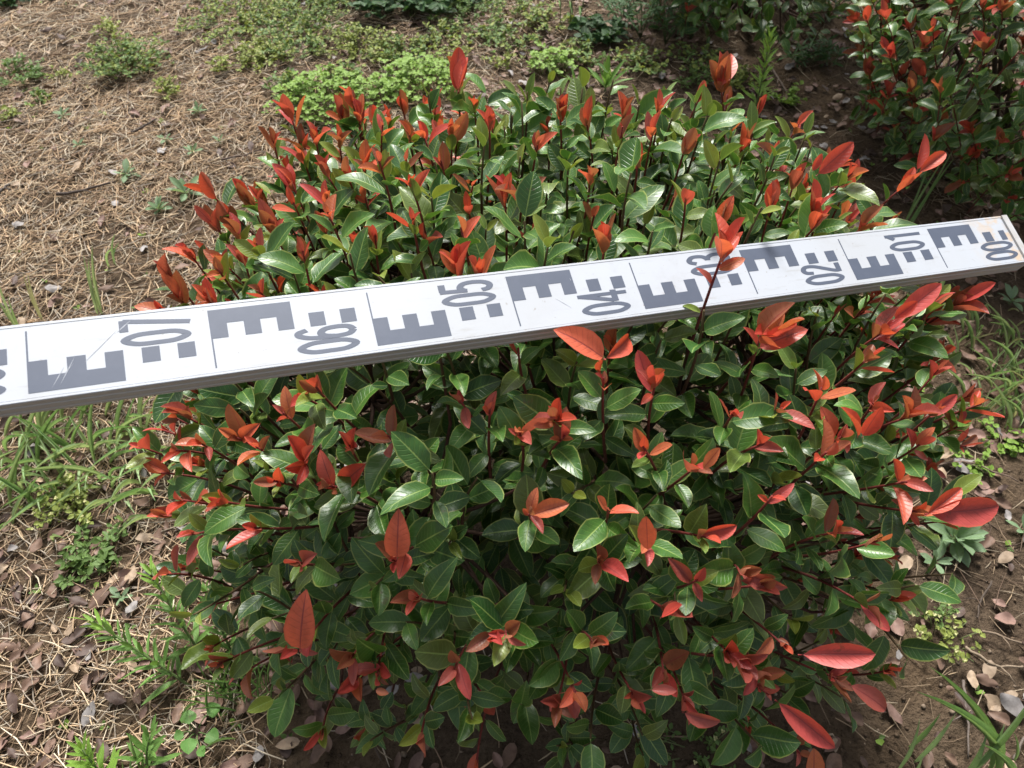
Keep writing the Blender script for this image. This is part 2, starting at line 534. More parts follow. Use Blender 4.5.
def leaf_geo(hw, p, fold, curl, wave, ph, twist=0., tipdroop=0., petiole=.10, asym=0., width_fn=None, nst=ST_N):
    """unit-length leaf along +x, upper side +z: 4 x nst faces, plus a short stalk"""
    ts = np.array([0, .09, .25, .44, .63, .80, .925, 1]) if nst == 7 else np.linspace(0, 1, nst + 1)
    V = []; U = []; rows = []
    def pt(t, s):
        w = width_fn(t) if width_fn else (math.sin(math.pi * t ** p) ** .66 if 0 < t < 1 else 0)
        w *= hw
        y = s * w * (1 + asym * s)
        z = fold * abs(s) ** 1.3 * w + wave * math.sin(9 * t + ph) * s * s * w * 1.2 + wave * .35 * math.sin(7 * t + 2 * ph) * s * w
        z += -curl * t * t - tipdroop * max(0, t - .6) ** 2
        a = twist * (t - .2)
        y, z0 = y * math.cos(a), y * math.sin(a)
        return (petiole + t * (1 - petiole), y, z + z0)
    for i, t in enumerate(ts):
        if i in (0, nst):
            rows.append([len(V)]); V.append(pt(t, 0)); U.append((.5, t))
        else:
            rows.append(list(range(len(V), len(V) + 5)))
            for s in SS: V.append(pt(t, s)); U.append((s * .5 + .5, t))
    T = []
    for i in range(nst):
        a, b = rows[i], rows[i + 1]
        if len(a) == 1:
            T += [(a[0], b[k], b[k + 1])[::1] for k in range(4)]
            T[-4:] = [(q[0], q[1], q[2]) for q in T[-4:]]
        elif len(b) == 1:
            T += [(a[k], b[0], a[k + 1]) for k in range(4)]
        else:
            for k in range(4):
                T += [(a[k], b[k], b[k + 1]), (a[k], b[k + 1], a[k + 1])]
    V = np.array(V); T = np.array(T)
    # make every face look up
    c = np.cross(V[T[:, 1]] - V[T[:, 0]], V[T[:, 2]] - V[T[:, 0]])[:, 2]
    T[c < 0] = T[c < 0][:, [0, 2, 1]]
    if petiole > 0:
        b = len(V); w = .013
        V = np.concatenate([V, [(0, -w, 0), (0, w, 0), (petiole + .02, 0, 0), (0, 0, -w * 1.4)]])
        U += [(.5, .3)] * 4
        T = np.concatenate([T, [(b, b + 2, b + 1), (b, b + 3, b + 2), (b + 1, b + 2, b + 3)]])
    return V, T, np.array(U)


def lerp(a, b, t): return np.array(a) * (1 - t) + np.array(b) * t


BANK = {'g': [], 'y': [], 'r': []}
for i in range(44):
    t = rng.random()
    c = lerp((.022, .078, .014), (.072, .175, .024), t) * rng.uniform(.85, 1.2)
    if rng.random() < .12: c = lerp(c, (.14, .18, .03), .6)
    BANK['g'].append((leaf_geo(rng.uniform(.225, .295), rng.uniform(.80, 1.05), rng.uniform(.05, .65), rng.uniform(-.12, .34), rng.uniform(.05, .20), rng.uniform(0, 6), rng.uniform(-.6, .6), rng.uniform(0, .9), .09), c, M_GREEN))
for i in range(20):
    c = lerp((.11, .19, .030), (.22, .26, .035), rng.random())
    BANK['y'].append((leaf_geo(rng.uniform(.19, .25), rng.uniform(.8, 1.0), rng.uniform(.3, .8), rng.uniform(-.1, .2), rng.uniform(.03, .1), rng.uniform(0, 6), rng.uniform(-.35, .35), rng.uniform(0, .3), .08), c, M_GREEN))
REDS = [(.58, .075, .050), (.62, .125, .065), (.52, .075, .065), (.54, .155, .070), (.40, .090, .070), (.62, .095, .050), (.30, .105, .055), (.58, .110, .075)]
for i in range(36):
    c = np.array(REDS[i % len(REDS)]) * rng.uniform(.85, 1.12)
    BANK['r'].append((leaf_geo(rng.uniform(.16, .24), rng.uniform(.82, 1.15), rng.uniform(.3, 1.15), rng.uniform(-.2, .35), rng.uniform(.02, .1), rng.uniform(0, 6), rng.uniform(-.4, .4), rng.uniform(0, .4), .07), c, M_RED))
MESHES = {}


def bank_mesh(kind, i):
    if (kind, i) not in MESHES:
        (v, t, u), c, m = BANK[kind][i]
        MESHES[(kind, i)] = make_mesh({'g': 'leaf', 'y': 'leaf', 'r': 'young_leaf'}[kind], v, t, m, u, c)
    return MESHES[(kind, i)]


UP = np.array([0, 0, 1.0])


class Shrub:
    def __init__(s, c, r, n, seed):
        s.c = np.array(c); s.r = np.array(r); s.n = n; s.tp = .34; s.rg = np.random.default_rng(seed)
        s.leaves = []      # (kind, idx, matrix, hero)
        s.limbs = []; s.acc = []
        s.base = np.array([c[0], c[1], float(gz(c[0], c[1])) - .01])

    def taper(s, z):
        return 1 - s.tp * np.clip((s.c[2] - z) / s.r[2], 0, 1) ** 1.3

    def level(s, P):
        P = np.array(P, float); P[..., :2] = s.c[:2] + (P[..., :2] - s.c[:2]) / s.taper(P[..., 2])[..., None]
        return s.level0(P)

    def level0(s, P):
        return (np.abs((P - s.c) / s.r) ** s.n).sum(-1) ** (1 / s.n)

    def surf(s, d):
        P = s.c + d / s.level0(s.c + d); P[:2] = s.c[:2] + (P[:2] - s.c[:2]) * s.taper(P[2])
        return P

    def normal(s, P):
        q = (P - s.c) / s.r
        return norm(np.sign(q) * np.abs(q) ** (s.n - 1) / s.r)

    def hit(s, px, py, infl=1.0):
        d = ray(px, py); best = (9, None)
        for t in np.arange(.25, 3.2, .006):
            P = CO + d * t; l = s.level(P)
            if l <= infl: return P
            if l < best[0]: best = (l, P)
        return best[1]

    def grow_limbs(s, n):
        rg = s.rg
        for i in range(n):
            a = i * 2.399963 + rg.uniform(-.3, .3); el = [.35, .75, 1.15][i % 3] + rg.uniform(-.1, .1)
            d = np.array([math.cos(a) * math.cos(el), math.sin(a) * math.cos(el), math.sin(el)])
            e = s.surf(d); e = s.base * .28 + e * .72
            mid = s.base * .55 + e * .45 + np.array([0, 0, .05 if el < .6 else .0]) + rg.normal(size=3) * .012
            b0 = s.base + np.array([math.cos(a), math.sin(a), 0]) * .02
            P = bez(b0, mid, e, 12)
            A = Acc(); r0 = rg.uniform(.0055, .0085)
            v, t = tube(P, np.linspace(r0, .0032, 12), 7)
            A.add(v, t, (.075, .050, .036)); s.limbs.append(P); s.acc.append(A)

    def stem(s, P, r0, r1, c0, c1):
        """twig joined to the nearest limb"""
        best = None
        for i, L in enumerate(s.limbs):
            dd = np.linalg.norm(L[4:] - P[0], axis=1); k = dd.argmin()
            cost = dd[k]
            if best is None or cost < best[0]: best = (cost, i, L[4 + k])
        j = best[2]; mid = .5 * (j + P[0]) + norm(P[0] - P[min(2, len(P) - 1)]) * .25 * np.linalg.norm(P[0] - j)
        q = bez(j, mid, P[0], 6)
        full = np.concatenate([q[:-1], P])
        rr = np.concatenate([np.linspace(r0 * 1.7, r0, 5), np.linspace(r0, r1, len(P))])
        v, t = tube(full, rr, 5)
        cc = np.concatenate([np.tile(np.array((.085, .050, .036)), (5 * 5, 1)), np.repeat(np.linspace(0, 1, len(P))[:, None] * (np.array(c1) - c0) + c0, 5, 0)])
        s.acc[best[1]].add(v, t, cc)

    def put(s, kind, base, d, nrm, L, roll=0., hero=False, idx=None):
        i = int(s.rg.integers(len(BANK[kind]))) if idx is None else idx
        s.leaves.append((kind, i, mtx4(frame(d, nrm, roll), base, L), hero))

    def shoot(s, tip, axis, ng=7, nr=4, gl=.048, rl=.036, length=.11, hero=False, ny=1, spread=None, bronze=0.):
        rg = s.rg; axis = norm(axis)
        side = norm(np.cross(axis, rg.normal(size=3)))
        base = tip - axis * length - UP * length * .12
        P = bez(base, tip - axis * length * .5 + side * length * .08, tip, 7)
        s.stem(P, .0016, .0009, np.array((.11, .045, .035)), np.array((.20, .030, .025)) if nr else np.array((.10, .075, .03)))
        # local frame
        a = norm(np.cross(axis, UP + rg.normal(size=3) * .1)); b = np.cross(axis, a)
        ph = rg.uniform(0, 6.28); tot = ng + ny + nr
        for k in range(tot):
            f = k / max(1, tot - 1)
            phi = ph + k * 2.399963 + rg.uniform(-.3, .3)
            rad = math.cos(phi) * a + math.sin(phi) * b
            if k < ng:
                kind = 'g'; th = rg.uniform(.85, 1.45) if k < ng * .6 else rg.uniform(.6, 1.1); L = gl * rg.uniform(.62, 1.22); pos = .12 + (.66 if nr + ny else .88) * k / max(1, ng - 1)
            elif k < ng + ny:
                kind = 'y'; th = rg.uniform(.3, .9); L = gl * rg.uniform(.5, .9); pos = .82 if nr else rg.uniform(.9, 1)
            else:
                kind = 'r'; j = k - ng - ny
                th = (rg.uniform(.2, 1.0) if j < nr - 1 else rg.uniform(.05, .3)); L = rl * (rg.uniform(.85, 1.1) if j < 1 else rg.uniform(.35, .85)); pos = .88 + .12 * j / max(1, nr)
                if spread: th *= spread
            p0 = P[0] * (1 - pos) ** 2 + 2 * pos * (1 - pos) * P[3] + pos * pos * tip
            q = pos * 6; i0 = min(5, int(q)); p0 = P[i0] * (1 - (q - i0)) + P[i0 + 1] * (q - i0)
            d = math.cos(th) * axis + math.sin(th) * rad
            d = norm(d + UP * (.12 if kind != 'g' else .02))
            nrm = .75 * axis * math.sin(th) - .35 * rad * math.cos(th) + UP * .55
            ix = int(rg.choice([2, 4, 6, 10, 12, 14, 18, 20, 22, 28, 30])) if kind == 'r' and rg.random() < bronze else None
            s.put(kind, p0, d, nrm, L, rg.normal() * .42, hero, ix)

    def world_verts(s, lf):
        (v, t, u), c, m = BANK[lf[0]][lf[1]]
        return v @ lf[2][:3, :3].T + lf[2][:3, 3]

    def build(s, name, label, group=None, nmax=300, occl=None):
        root = empty(name, s.base + np.array([0, 0, .008]), label, 'shrub', group)
        off = np.array(root.location)
        for A in s.acc:
            link('branch', A.mesh('branch', M_BARK, off), root)
        WV = [s.world_verts(l) for l in s.leaves]
        VV = []; TT = []; n = 0
        for l, w in zip(s.leaves, WV):
            t = BANK[l[0]][l[1]][0][1]; VV.append(w); TT.append(t + n); n += len(w)
        if occl: VV.append(occl[0]); TT.append(occl[1] + n)
        bv = BVHTree.FromPolygons([Vector(v) for v in np.concatenate(VV)], [tuple(int(q) for q in t) for t in np.concatenate(TT)])
        score = []
        for l, w in zip(s.leaves, WV):
            pr = proj(w); vis = 0
            smp = w[[3, 10, 13, 18, 23, 27]]
            for q, p in zip(smp, proj(smp)):
                if not (-5 < p[0] < 1029 and -5 < p[1] < 773): continue
                d = Vector(q - CO); L = d.length; d.normalize()
                h = bv.ray_cast(Vector(CO), d, L - .0008)
                if h[0] is None: vis += 1
            t = BANK[l[0]][l[1]][0][1]
            e = pr[t]; ar = .5 * np.abs((e[:, 1, 0] - e[:, 0, 0]) * (e[:, 2, 1] - e[:, 0, 1]) - (e[:, 1, 1] - e[:, 0, 1]) * (e[:, 2, 0] - e[:, 0, 0])).sum()
            score.append(ar * vis / 6)
        score = np.array(score)
        for nm, kinds, rest, mat in (('leaf', 'gy', 'foliage', M_GREEN), ('young_leaf', 'r', 'young_foliage', M_RED)):
            idx = [i for i in range(len(s.leaves)) if s.leaves[i][0] in kinds]
            idx.sort(key=lambda i: -score[i])
            single = [i for i in idx[:nmax] if score[i] > 12]
            for i in single:
                k, b, Mx, h = s.leaves[i]
                Mx = Mx.copy(); Mx[:3, 3] -= off
                link(nm, bank_mesh(k, b), root, mtx=Matrix(Mx.tolist()))
            others = idx[len(single):]
            if others:
                A = Acc()
                for i in others:
                    (v, t, u), c, m = BANK[s.leaves[i][0]][s.leaves[i][1]]
                    A.add(WV[i] - off, t, c, u)
                o = link(rest, A.mesh(rest, mat), root); o['kind'] = 'stuff'
            print(name, nm, len(single), 'rest', len(others))
        return root


def staff_clear(P, pad=.004):
    """True where points keep clear of the staff and of the space above its face"""
    q = to_staff(P)
    over = (np.abs(q[:, 1]) < .025 + pad) & (q[:, 0] < .405) & (q[:, 2] > -.019 - pad) & (q[:, 2] < .35)
    d = P - CO
    c = to_staff(CO[None])[0]
    t = c[2] / (c[2] - q[:, 2] + 1e-9)
    h = c + (q - c) * t[:, None]
    occ = (q[:, 2] > 0) & (np.abs(h[:, 1]) < .0255) & (h[:, 0] < .402)
    return not (over.any() or occ.any())


# ------------------------------------------------------------------ the main shrub
S = Shrub((.045, .505, .325), (.395, .355, .335), 2.7, 5)
S.tp = .42
S.grow_limbs(14)
# red shoot tips: where they stand on the crown, number of red leaves, leaf length (m)
TIPS = [
    (205, 215, 3, .034), (232, 222, 3, .032), (252, 190, 3, .034), (285, 170, 3, .036), (318, 160, 3, .034), (300, 128, 3, .036), (270, 130, 2, .034), (325, 185, 3, .030), (345, 165, 3, .032), (215, 255, 3, .032), (240, 250, 3, .030), (150, 300, 2, .032), (375, 110, 3, .034), (420, 120, 3, .032), (435, 95, 2, .032), (490, 110, 3, .032), (540, 130, 3, .030), (585, 110, 3, .032), (660, 95, 3, .034), (750, 130, 3, .032), (800, 165, 3, .034), (850, 180, 3, .034), (775, 190, 3, .030), (870, 215, 3, .032), (795, 225, 3, .030), (940, 310, 3, .034), (880, 350, 3, .034), (955, 345, 3, .032), (975, 420, 3, .034), (145, 470, 2, .032), (150, 425, 2, .032), (250, 440, 3, .030), (265, 480, 3, .030), (345, 440, 3, .030), (455, 395, 2, .030), (490, 400, 2, .028), (735, 410, 2, .030), (770, 440, 2, .030),
    (285, 103, 3, .045), (312, 122, 4, .036), (337, 105, 3, .034), (357, 100, 3, .034), (195, 180, 3, .04), (238, 190, 3, .034), (222, 207, 4, .036), (266, 215, 5, .04), (183, 245, 4, .036), (300, 150, 3, .034),
    (457, 72, 3, .048), (348, 90, 2, .032), (337, 128, 3, .03), (400, 96, 2, .028), (452, 118, 3, .034), (365, 150, 3, .036), (440, 150, 2, .03), (505, 180, 4, .038), (525, 185, 4, .040), (560, 103, 3, .032), (592, 168, 3, .03), (625, 102, 3, .036), (606, 225, 5, .040), (448, 255, 4, .042), (480, 262, 3, .034),
    (720, 68, 4, .048), (705, 85, 2, .03), (780, 140, 2, .03), (830, 160, 4, .046), (816, 197, 4, .04), (826, 212, 3, .034), (915, 175, 2, .03), (690, 135, 2, .03), (655, 120, 2, .03), (640, 150, 2, .03),
    (170, 285, 4, .042), (160, 262, 3, .034), (205, 292, 3, .034), (250, 283, 2, .03), (170, 408, 3, .036), (165, 448, 3, .036), (122, 442, 2, .04), (166, 497, 3, .038), (205, 500, 4, .036), (222, 432, 3, .042), (195, 440, 3, .034), (300, 455, 5, .04), (318, 482, 5, .042), (276, 405, 3, .036), (293, 392, 2, .03), (308, 380, 2, .03),
    (603, 368, 2, .03), (655, 375, 5, .04), (380, 430, 3, .04), (520, 425, 4, .038), (553, 412, 4, .036), (640, 440, 3, .034), (568, 430, 3, .03), (610, 505, 2, .03),
    (765, 322, 3, .044), (790, 322, 3, .042), (893, 322, 5, .036), (830, 372, 3, .042), (792, 400, 3, .038), (850, 430, 3, .036), (925, 410, 4, .042), (703, 462, 3, .042), (835, 445, 3, .036), (780, 490, 2, .03), (925, 480, 3, .046), (930, 515, 4, .034), (995, 398, 3, .036), (945, 402, 3, .036), (962, 284, 4, .044), (978, 292, 3, .04), (880, 395, 3, .034), (930, 440, 3, .032),
    (155, 572, 2, .042), (190, 612, 3, .036), (300, 648, 2, .03), (285, 656, 3, .04), (228, 680, 2, .04), (290, 563, 3, .036), (345, 690, 3, .04), (178, 535, 3, .036), (240, 530, 2, .04),
    (397, 556, 3, .034), (385, 562, 3, .036), (410, 597, 4, .034), (598, 562, 4, .036), (505, 640, 3, .03), (490, 645, 2, .028), (597, 645, 3, .03), (648, 548, 2, .025), (670, 612, 2, .042), (375, 690, 3, .042), (450, 675, 2, .032), (345, 665, 3, .034), (555, 717, 4, .034), (580, 703, 3, .034), (665, 685, 3, .042), (530, 512, 4, .034), (640, 708, 3, .034),
    (850, 527, 4, .04), (745, 577, 4, .04), (775, 585, 3, .036), (795, 655, 3, .03), (690, 712, 3, .03), (778, 702, 2, .03), (735, 660, 3, .04), (850, 685, 4, .034), (760, 660, 4, .04), (885, 617, 2, .04), (812, 765, 2, .03), (700, 580, 2, .034), (720, 540, 2, .034), (765, 690, 3, .038), (890, 540, 2, .036),
]
tips_xyz = []
for (px, py, nr, rl) in TIPS:
    P = S.hit(px, py, 1.0)
    nrm = S.normal(P)
    front = np.clip((py - 260) / 300, 0, 1)
    ax = norm(nrm * (.55 + .25 * front) + UP * (.95 - .45 * front) + S.rg.normal(size=3) * .16)
    tip = P - ax * rl * .35
    hero = (px, py) in ((603, 368), (893, 322))
    if not hero:
        for _ in range(24):
            if staff_clear(tip[None], .008): break
            tip = tip - np.array([0, 0, .008])
    S.shoot(tip, ax, int(S.rg.integers(5, 9)), nr + 1, .0325 * S.rg.uniform(.85, 1.2), rl * (.84 if py > 330 else 1.0), S.rg.uniform(.09, .13), hero=hero, ny=int(S.rg.integers(0, 2)), spread=1.25 if py > 300 else .8, bronze=.15 if py < 560 else .7)
    tips_xyz.append(P)
# the tall shoot that stands up in front of the staff
def over_staff(px, py, h):
    d = ray(px, py); n = S_AX[:, 2]
    return CO + d * (((S_C + n * h - CO) @ n) / (d @ n))


Pb, Pm, Pt = over_staff(688, 352, -.045), over_staff(704, 306, .012), over_staff(722, 256, .045)
path = bez(Pb, Pm * 1.0, Pt, 8)
S.stem(path, .0014, .0010, np.array((.09, .030, .028)), np.array((.20, .025, .022)))
ax = norm(Pt - Pm)
for k, (th, ph, L) in enumerate(((.3, .3, .031), (.45, 2.5, .033), (.6, 4.6, .032), (.8, 1.4, .028), (.15, 3.4, .027), (.9, 5.6, .022))):
    a = norm(np.cross(ax, UP)); b = np.cross(ax, a); rad = math.cos(ph) * a + math.sin(ph) * b
    S.put('r', Pt - ax * .002 * k, math.cos(th) * ax + math.sin(th) * rad, ax * .5 - rad * .5 + UP * .3, L, 0, True, [0, 5, 1, 7, 12, 2][k])
S.put('r', path[6], norm(ax * .35 + CX * .6 - CZ * .1), norm(UP - CZ), .021, .3, True, 11)
S.put('r', path[5], norm(ax * .6 - CX * .5), norm(UP - CZ), .017, .3, True, 4)
S.put('y', path[3], norm(ax * .4 - CX * .8), norm(UP - CZ), .016, .3, True, 3)
# broad red leaf that laps over the near edge of the staff
La, Lb = over_staff(606, 360, .002), over_staff(556, 322, .022)
S.put('r', La, Lb - La, norm(UP - CZ * .9), float(np.linalg.norm(Lb - La)) * .88, .1, True, 1)
La, Lb = over_staff(604, 360, .0), over_staff(636, 336, -.004)
S.put('r', La, Lb - La, norm(UP - CZ * .9), float(np.linalg.norm(Lb - La)) * 1.05, .5, True, 5)
La, Lb = over_staff(604, 358, -.002), over_staff(592, 385, -.03)
S.put('r', La, Lb - La, norm(UP - CZ * .9), .02, .5, True, 5)
# the largest single red leaves: base and tip
for (x0, y0, x1, y1, k, nearer) in ((798, 655, 878, 652, 2, .985), (848, 684, 896, 712, 4, .99), (775, 700, 838, 746, 2, .985), (814, 790, 813, 744, 3, .98), (925, 514, 1014, 509, 10, .99), (925, 516, 968, 486, 5, .99),
                                    (682, 712, 724, 728, 4, .99), (397, 560, 398, 514, 1, .96), (300, 652, 302, 596, 1, .96), (648, 552, 646, 514, 9, .97), (893, 322, 943, 283, 2, .99), (893, 320, 920, 300, 0, .98), (862, 438, 882, 402, 0, .97), (858, 438, 852, 404, 5, .97),
                                    (702, 470, 722, 446, 3, .97), (917, 172, 921, 132, 0, 1.0), (917, 174, 951, 148, 5, .99), (816, 176, 854, 140, 8, .99), (812, 172, 822, 152, 0, .99), (455, 92, 458, 46, 0, 1.0), (458, 92, 464, 52, 5, .99), (718, 88, 716, 50, 0, 1.0), (720, 88, 738, 48, 5, 1.0), (375, 690, 391, 694, 6, .99), (650, 690, 678, 690, 4, .99), (660, 618, 686, 606, 0, .98)):
    a0 = S.hit(x0, y0, 1.02); dep = (a0 - CO) @ CZ; r1 = ray(x1, y1); b0 = CO + r1 * (dep * nearer / (r1 @ CZ))
    S.put('r', a0, b0 - a0, norm(UP * .8 - CZ * .7 + S.normal(a0) * .3), float(np.linalg.norm(b0 - a0)) * .94, S.rg.normal() * .45, (x0, y0) in ((893, 322), (893, 320)), k)
# green shoots filling the crown
pts = list(tips_xyz)
for dmin, tries in ((.0455, 12000),):
    for _ in range(tries):
        d = norm(S.rg.normal(size=3))
        P = S.surf(d)
        if P[2] < .15 + .10 * np.clip((.5 - P[1]) / .2, 0, 1) * (1 if P[0] < .12 else .6) or (P[2] < .2 and S.rg.random() < .5): continue
        P = S.c + (P - S.c) * S.rg.uniform(.86, 1.04)
        if np.min(np.linalg.norm(np.array(pts) - P, axis=1)) < (dmin * .78 if P[1] > .42 and P[2] > .34 else dmin * (1.14 if P[1] < .36 else 1)): continue
        pts.append(P)
        nrm = S.normal(P)
        ax = norm(nrm * .7 + UP * (.75 if P[2] > .2 else .35) + S.rg.normal(size=3) * .22)
        tip = P.copy()
        for _k in range(24):
            if staff_clear(tip[None], .012): break
            tip = tip - np.array([0, 0, .008])
        nr = int(S.rg.choice([0, 3, 4])) if (P[1] > .45 and (P[0] < -.05 or P[0] > .3)) or abs(P[0] - .045) > .3 else int(S.rg.choice([0, 0, 0, 0, 2]))
        back = P[1] > .45 and P[2] > .3
        if back: ax = norm(ax + UP * .5)
        S.shoot(tip, ax, int(S.rg.integers(6, 10) if back else S.rg.integers(5, 9)), nr, .0335 * S.rg.uniform(.82, 1.25), .026, S.rg.uniform(.08, .125), ny=int(S.rg.integers(0, 3)))
# older leaves inside the crown
for _ in range(1300):
    d = norm(S.rg.normal(size=3)); P = S.c + (S.surf(d) - S.c) * S.rg.uniform(.15, .66)
    if P[2] < .2: continue
    dd = norm(d * .8 + S.rg.normal(size=3) * .6 + UP * -.1)
    S.put('g', P, dd, UP + d * .6 + S.rg.normal(size=3) * .3, .042 * S.rg.uniform(.7, 1.25))
S.leaves = [l for l in S.leaves if l[3] or staff_clear(S.world_verts(l))]
oV = np.array([S_C + S_AX @ np.array(q) for q in ((X0, -.025, 0), (X1, -.025, 0), (X1, .025, 0), (X0, .025, 0), (X0, -.025, -.017), (X1, -.025, -.017))])
oT = np.array([(0, 1, 2), (0, 2, 3), (4, 5, 1), (4, 1, 0)])
S.build('photinia_shrub', 'rounded evergreen shrub with red young leaves under the measuring staff', 'evergreen shrubs with red shoot tips', occl=(oV, oT))

# ------------------------------------------------------------------ shrubs behind
def back_shrub(c, r, seed, dens, redp, label, nmax=300):
    B = Shrub(c, r, 2.4, seed); B.grow_limbs(10); pts = np.zeros((0, 3))
    for _ in range(7000):
        d = norm(B.rg.normal(size=3)); P = B.surf(d)
        if P[2] < .05: continue
        P = B.c + (P - B.c) * B.rg.uniform(.86, 1.05)
        if len(pts) and np.min(np.linalg.norm(pts - P, axis=1)) < dens: continue
        pts = np.concatenate([pts, P[None]])
        ax = norm(B.normal(P) * .6 + UP * .8 + B.rg.normal(size=3) * .22)
        nr = int(B.rg.integers(2, 6)) if B.rg.random() < redp else 0
        B.shoot(P, ax, int(B.rg.integers(5, 9)), nr, .038, .046, B.rg.uniform(.09, .14), ny=int(B.rg.integers(0, 2)), bronze=.85)
    for _ in range(700):
        d = norm(B.rg.normal(size=3)); P = B.c + (B.surf(d) - B.c) * B.rg.uniform(.5, .85)
        if P[2] < .05: continue
        B.put('g', P, norm(d + B.rg.normal(size=3) * .6), UP + d * .5, .05 * B.rg.uniform(.7, 1.25))
    return B.build(name='photinia_shrub', label=label, group='evergreen shrubs with red shoot tips', nmax=nmax)


back_shrub((1.16, 1.50, .30), (.43, .42, .36), 21, .058, .95, 'evergreen shrub dense with red shoots, standing beyond the foot end of the staff')
back_shrub((.66, 2.16, .30), (.34, .36, .36), 22, .075, .3, 'dark green shrub with few red leaves, behind the bare leaf-strewn gap')

# ------------------------------------------------------------------ litter
def straw_acc(P, L, W, az, tilt, cols, bend):
    n = len(P)
    d = np.stack([np.cos(az) * np.cos(tilt), np.sin(az) * np.cos(tilt), np.sin(tilt)], 1)
    sd = np.stack([-np.sin(az), np.cos(az), np.zeros(n)], 1)
    V = np.zeros((n, 3, 3, 3))
    for k, f in enumerate((-.5, 0, .5)):
        c = P + d * (L * f)[:, None] + sd * (bend * L * (0.0 if k != 1 else 1.0))[:, None]
        c[:, 2] = np.maximum(c[:, 2], gz(c[:, 0], c[:, 1]) + W * .3)
        w = (W * (.55 if k != 1 else 1.0))[:, None]
        V[:, k, 0] = c + sd * w; V[:, k, 1] = c - sd * w; V[:, k, 2] = c + np.array([0, 0, 1.0]) * w * 1.3
    V = V.reshape(-1, 3); T = []
    for i in range(2):
        for k in range(3):
            a = i * 3 + k; b = i * 3 + (k + 1) % 3
            T += [(a, b, b + 3), (a, b + 3, a + 3)]
    T = np.array(T)[None] + (np.arange(n) * 9)[:, None, None]
    return V, T.reshape(-1, 3), np.repeat(cols, 9, 0)


def inbush(x, y, k=.62):
    return ((x - .065) / .405) ** 2 + ((y - .48) / .335) ** 2 < k * k


def straw(name, n, region, cols, label, Lr, Wr, seed, dens):
    rg = np.random.default_rng(seed)
    x = rg.uniform(region[0], region[1], n); y = rg.uniform(region[2], region[3], n)
    keep = rg.random(n) < dens(x, y)
    x, y = x[keep], y[keep]; n = len(x)
    z = gz(x, y) + rg.random(n) ** 2 * .012 + .001
    cc = np.array(cols)[rg.integers(len(cols), size=n)] * rg.uniform(.6, 1.25, (n, 1))
    V, T, C = straw_acc(np.stack([x, y, z], 1), rg.uniform(*Lr, n), rg.uniform(*Wr, n), rg.uniform(0, 6.28, n), rg.normal(0, .12, n), cc, rg.normal(0, .07, n))
    tag(link(name, make_mesh(name, V, T, M_STRAW, None, C)), label, 'straw', kind='stuff')
    print(name, n)


def patch(x, y, a=0.0):
    return .5 + .5 * np.sin(5.1 * x + 2.2 * y + a) * np.sin(4.3 * y - 3.7 * x + 1 + a) + .25 * np.sin(17 * x + 3) * np.sin(15 * y)


STRAW = [(.64, .46, .29), (.68, .53, .35), (.52, .37, .235), (.33, .225, .15), (.70, .60, .45), (.48, .41, .33)]
def dens_l(x, y):
    w = np.clip((.35 - x) * 2.2, 0, 1) * np.clip(.3 + .85 * patch(x, y) + .25 * np.sin(31 * x + 7) * np.sin(27 * y), .28, 1) * np.where(inbush(x, y, 1.2), .07, 1)
    w *= np.where(y < .62, .6, 1)
    return w * np.where((y > 1.75) & (x > -.45), .4, 1)
straw('dry_straw', 120000, (-2.0, .4, -.25, 3.0), STRAW, 'golden brown dry needles and straw covering the ground left of the shrub', (.018, .07), (.0005, .0013), 31, dens_l)
def dens_r(x, y):
    return np.clip((x + .9) * 1.2, 0, 1) * np.clip(patch(x, y, 2), .25, 1) * .8 * np.where(inbush(x, y, 1.15), .25, 1)
straw('dry_stalks', 42000, (-.9, 2.2, -.25, 3.0), [(.34, .25, .16), (.24, .17, .11), (.46, .37, .26), (.15, .10, .07)], 'thin grey brown stalks scattered over the bare soil', (.015, .07), (.0004, .0011), 32, dens_r)

# soil crumbs
rg = np.random.default_rng(40)
ico = np.array([(0, 0, 1), (.9, 0, .3), (.28, .85, .3), (-.72, .53, .3), (-.72, -.53, .3), (.28, -.85, .3), (0, 0, -.6)])
icoT = np.array([(0, 1, 2), (0, 2, 3), (0, 3, 4), (0, 4, 5), (0, 5, 1), (6, 2, 1), (6, 3, 2), (6, 4, 3), (6, 5, 4), (6, 1, 5)])
n = 36000
x = rg.uniform(-1.3, 1.9, n); y = rg.uniform(-.2, 2.6, n)
r = .0008 + .004 * rg.random(n) ** 4
Vc = ico[None] * (r[:, None, None] * rg.uniform(.6, 1.3, (n, 7, 1))) + np.stack([x, y, gz(x, y) + r * .2], 1)[:, None]
cc = np.array([(.11, .078, .052), (.17, .122, .082), (.24, .185, .135), (.075, .052, .036)])[rg.integers(4, size=n)]
tag(link('soil_crumbs', make_mesh('crumbs', Vc.reshape(-1, 3), (icoT[None] + (np.arange(n) * 7)[:, None, None]).reshape(-1, 3), M_CLOD, None, np.repeat(cc, 7, 0))),
    'small brown crumbs of soil lying on the ground', 'soil', kind='stuff')

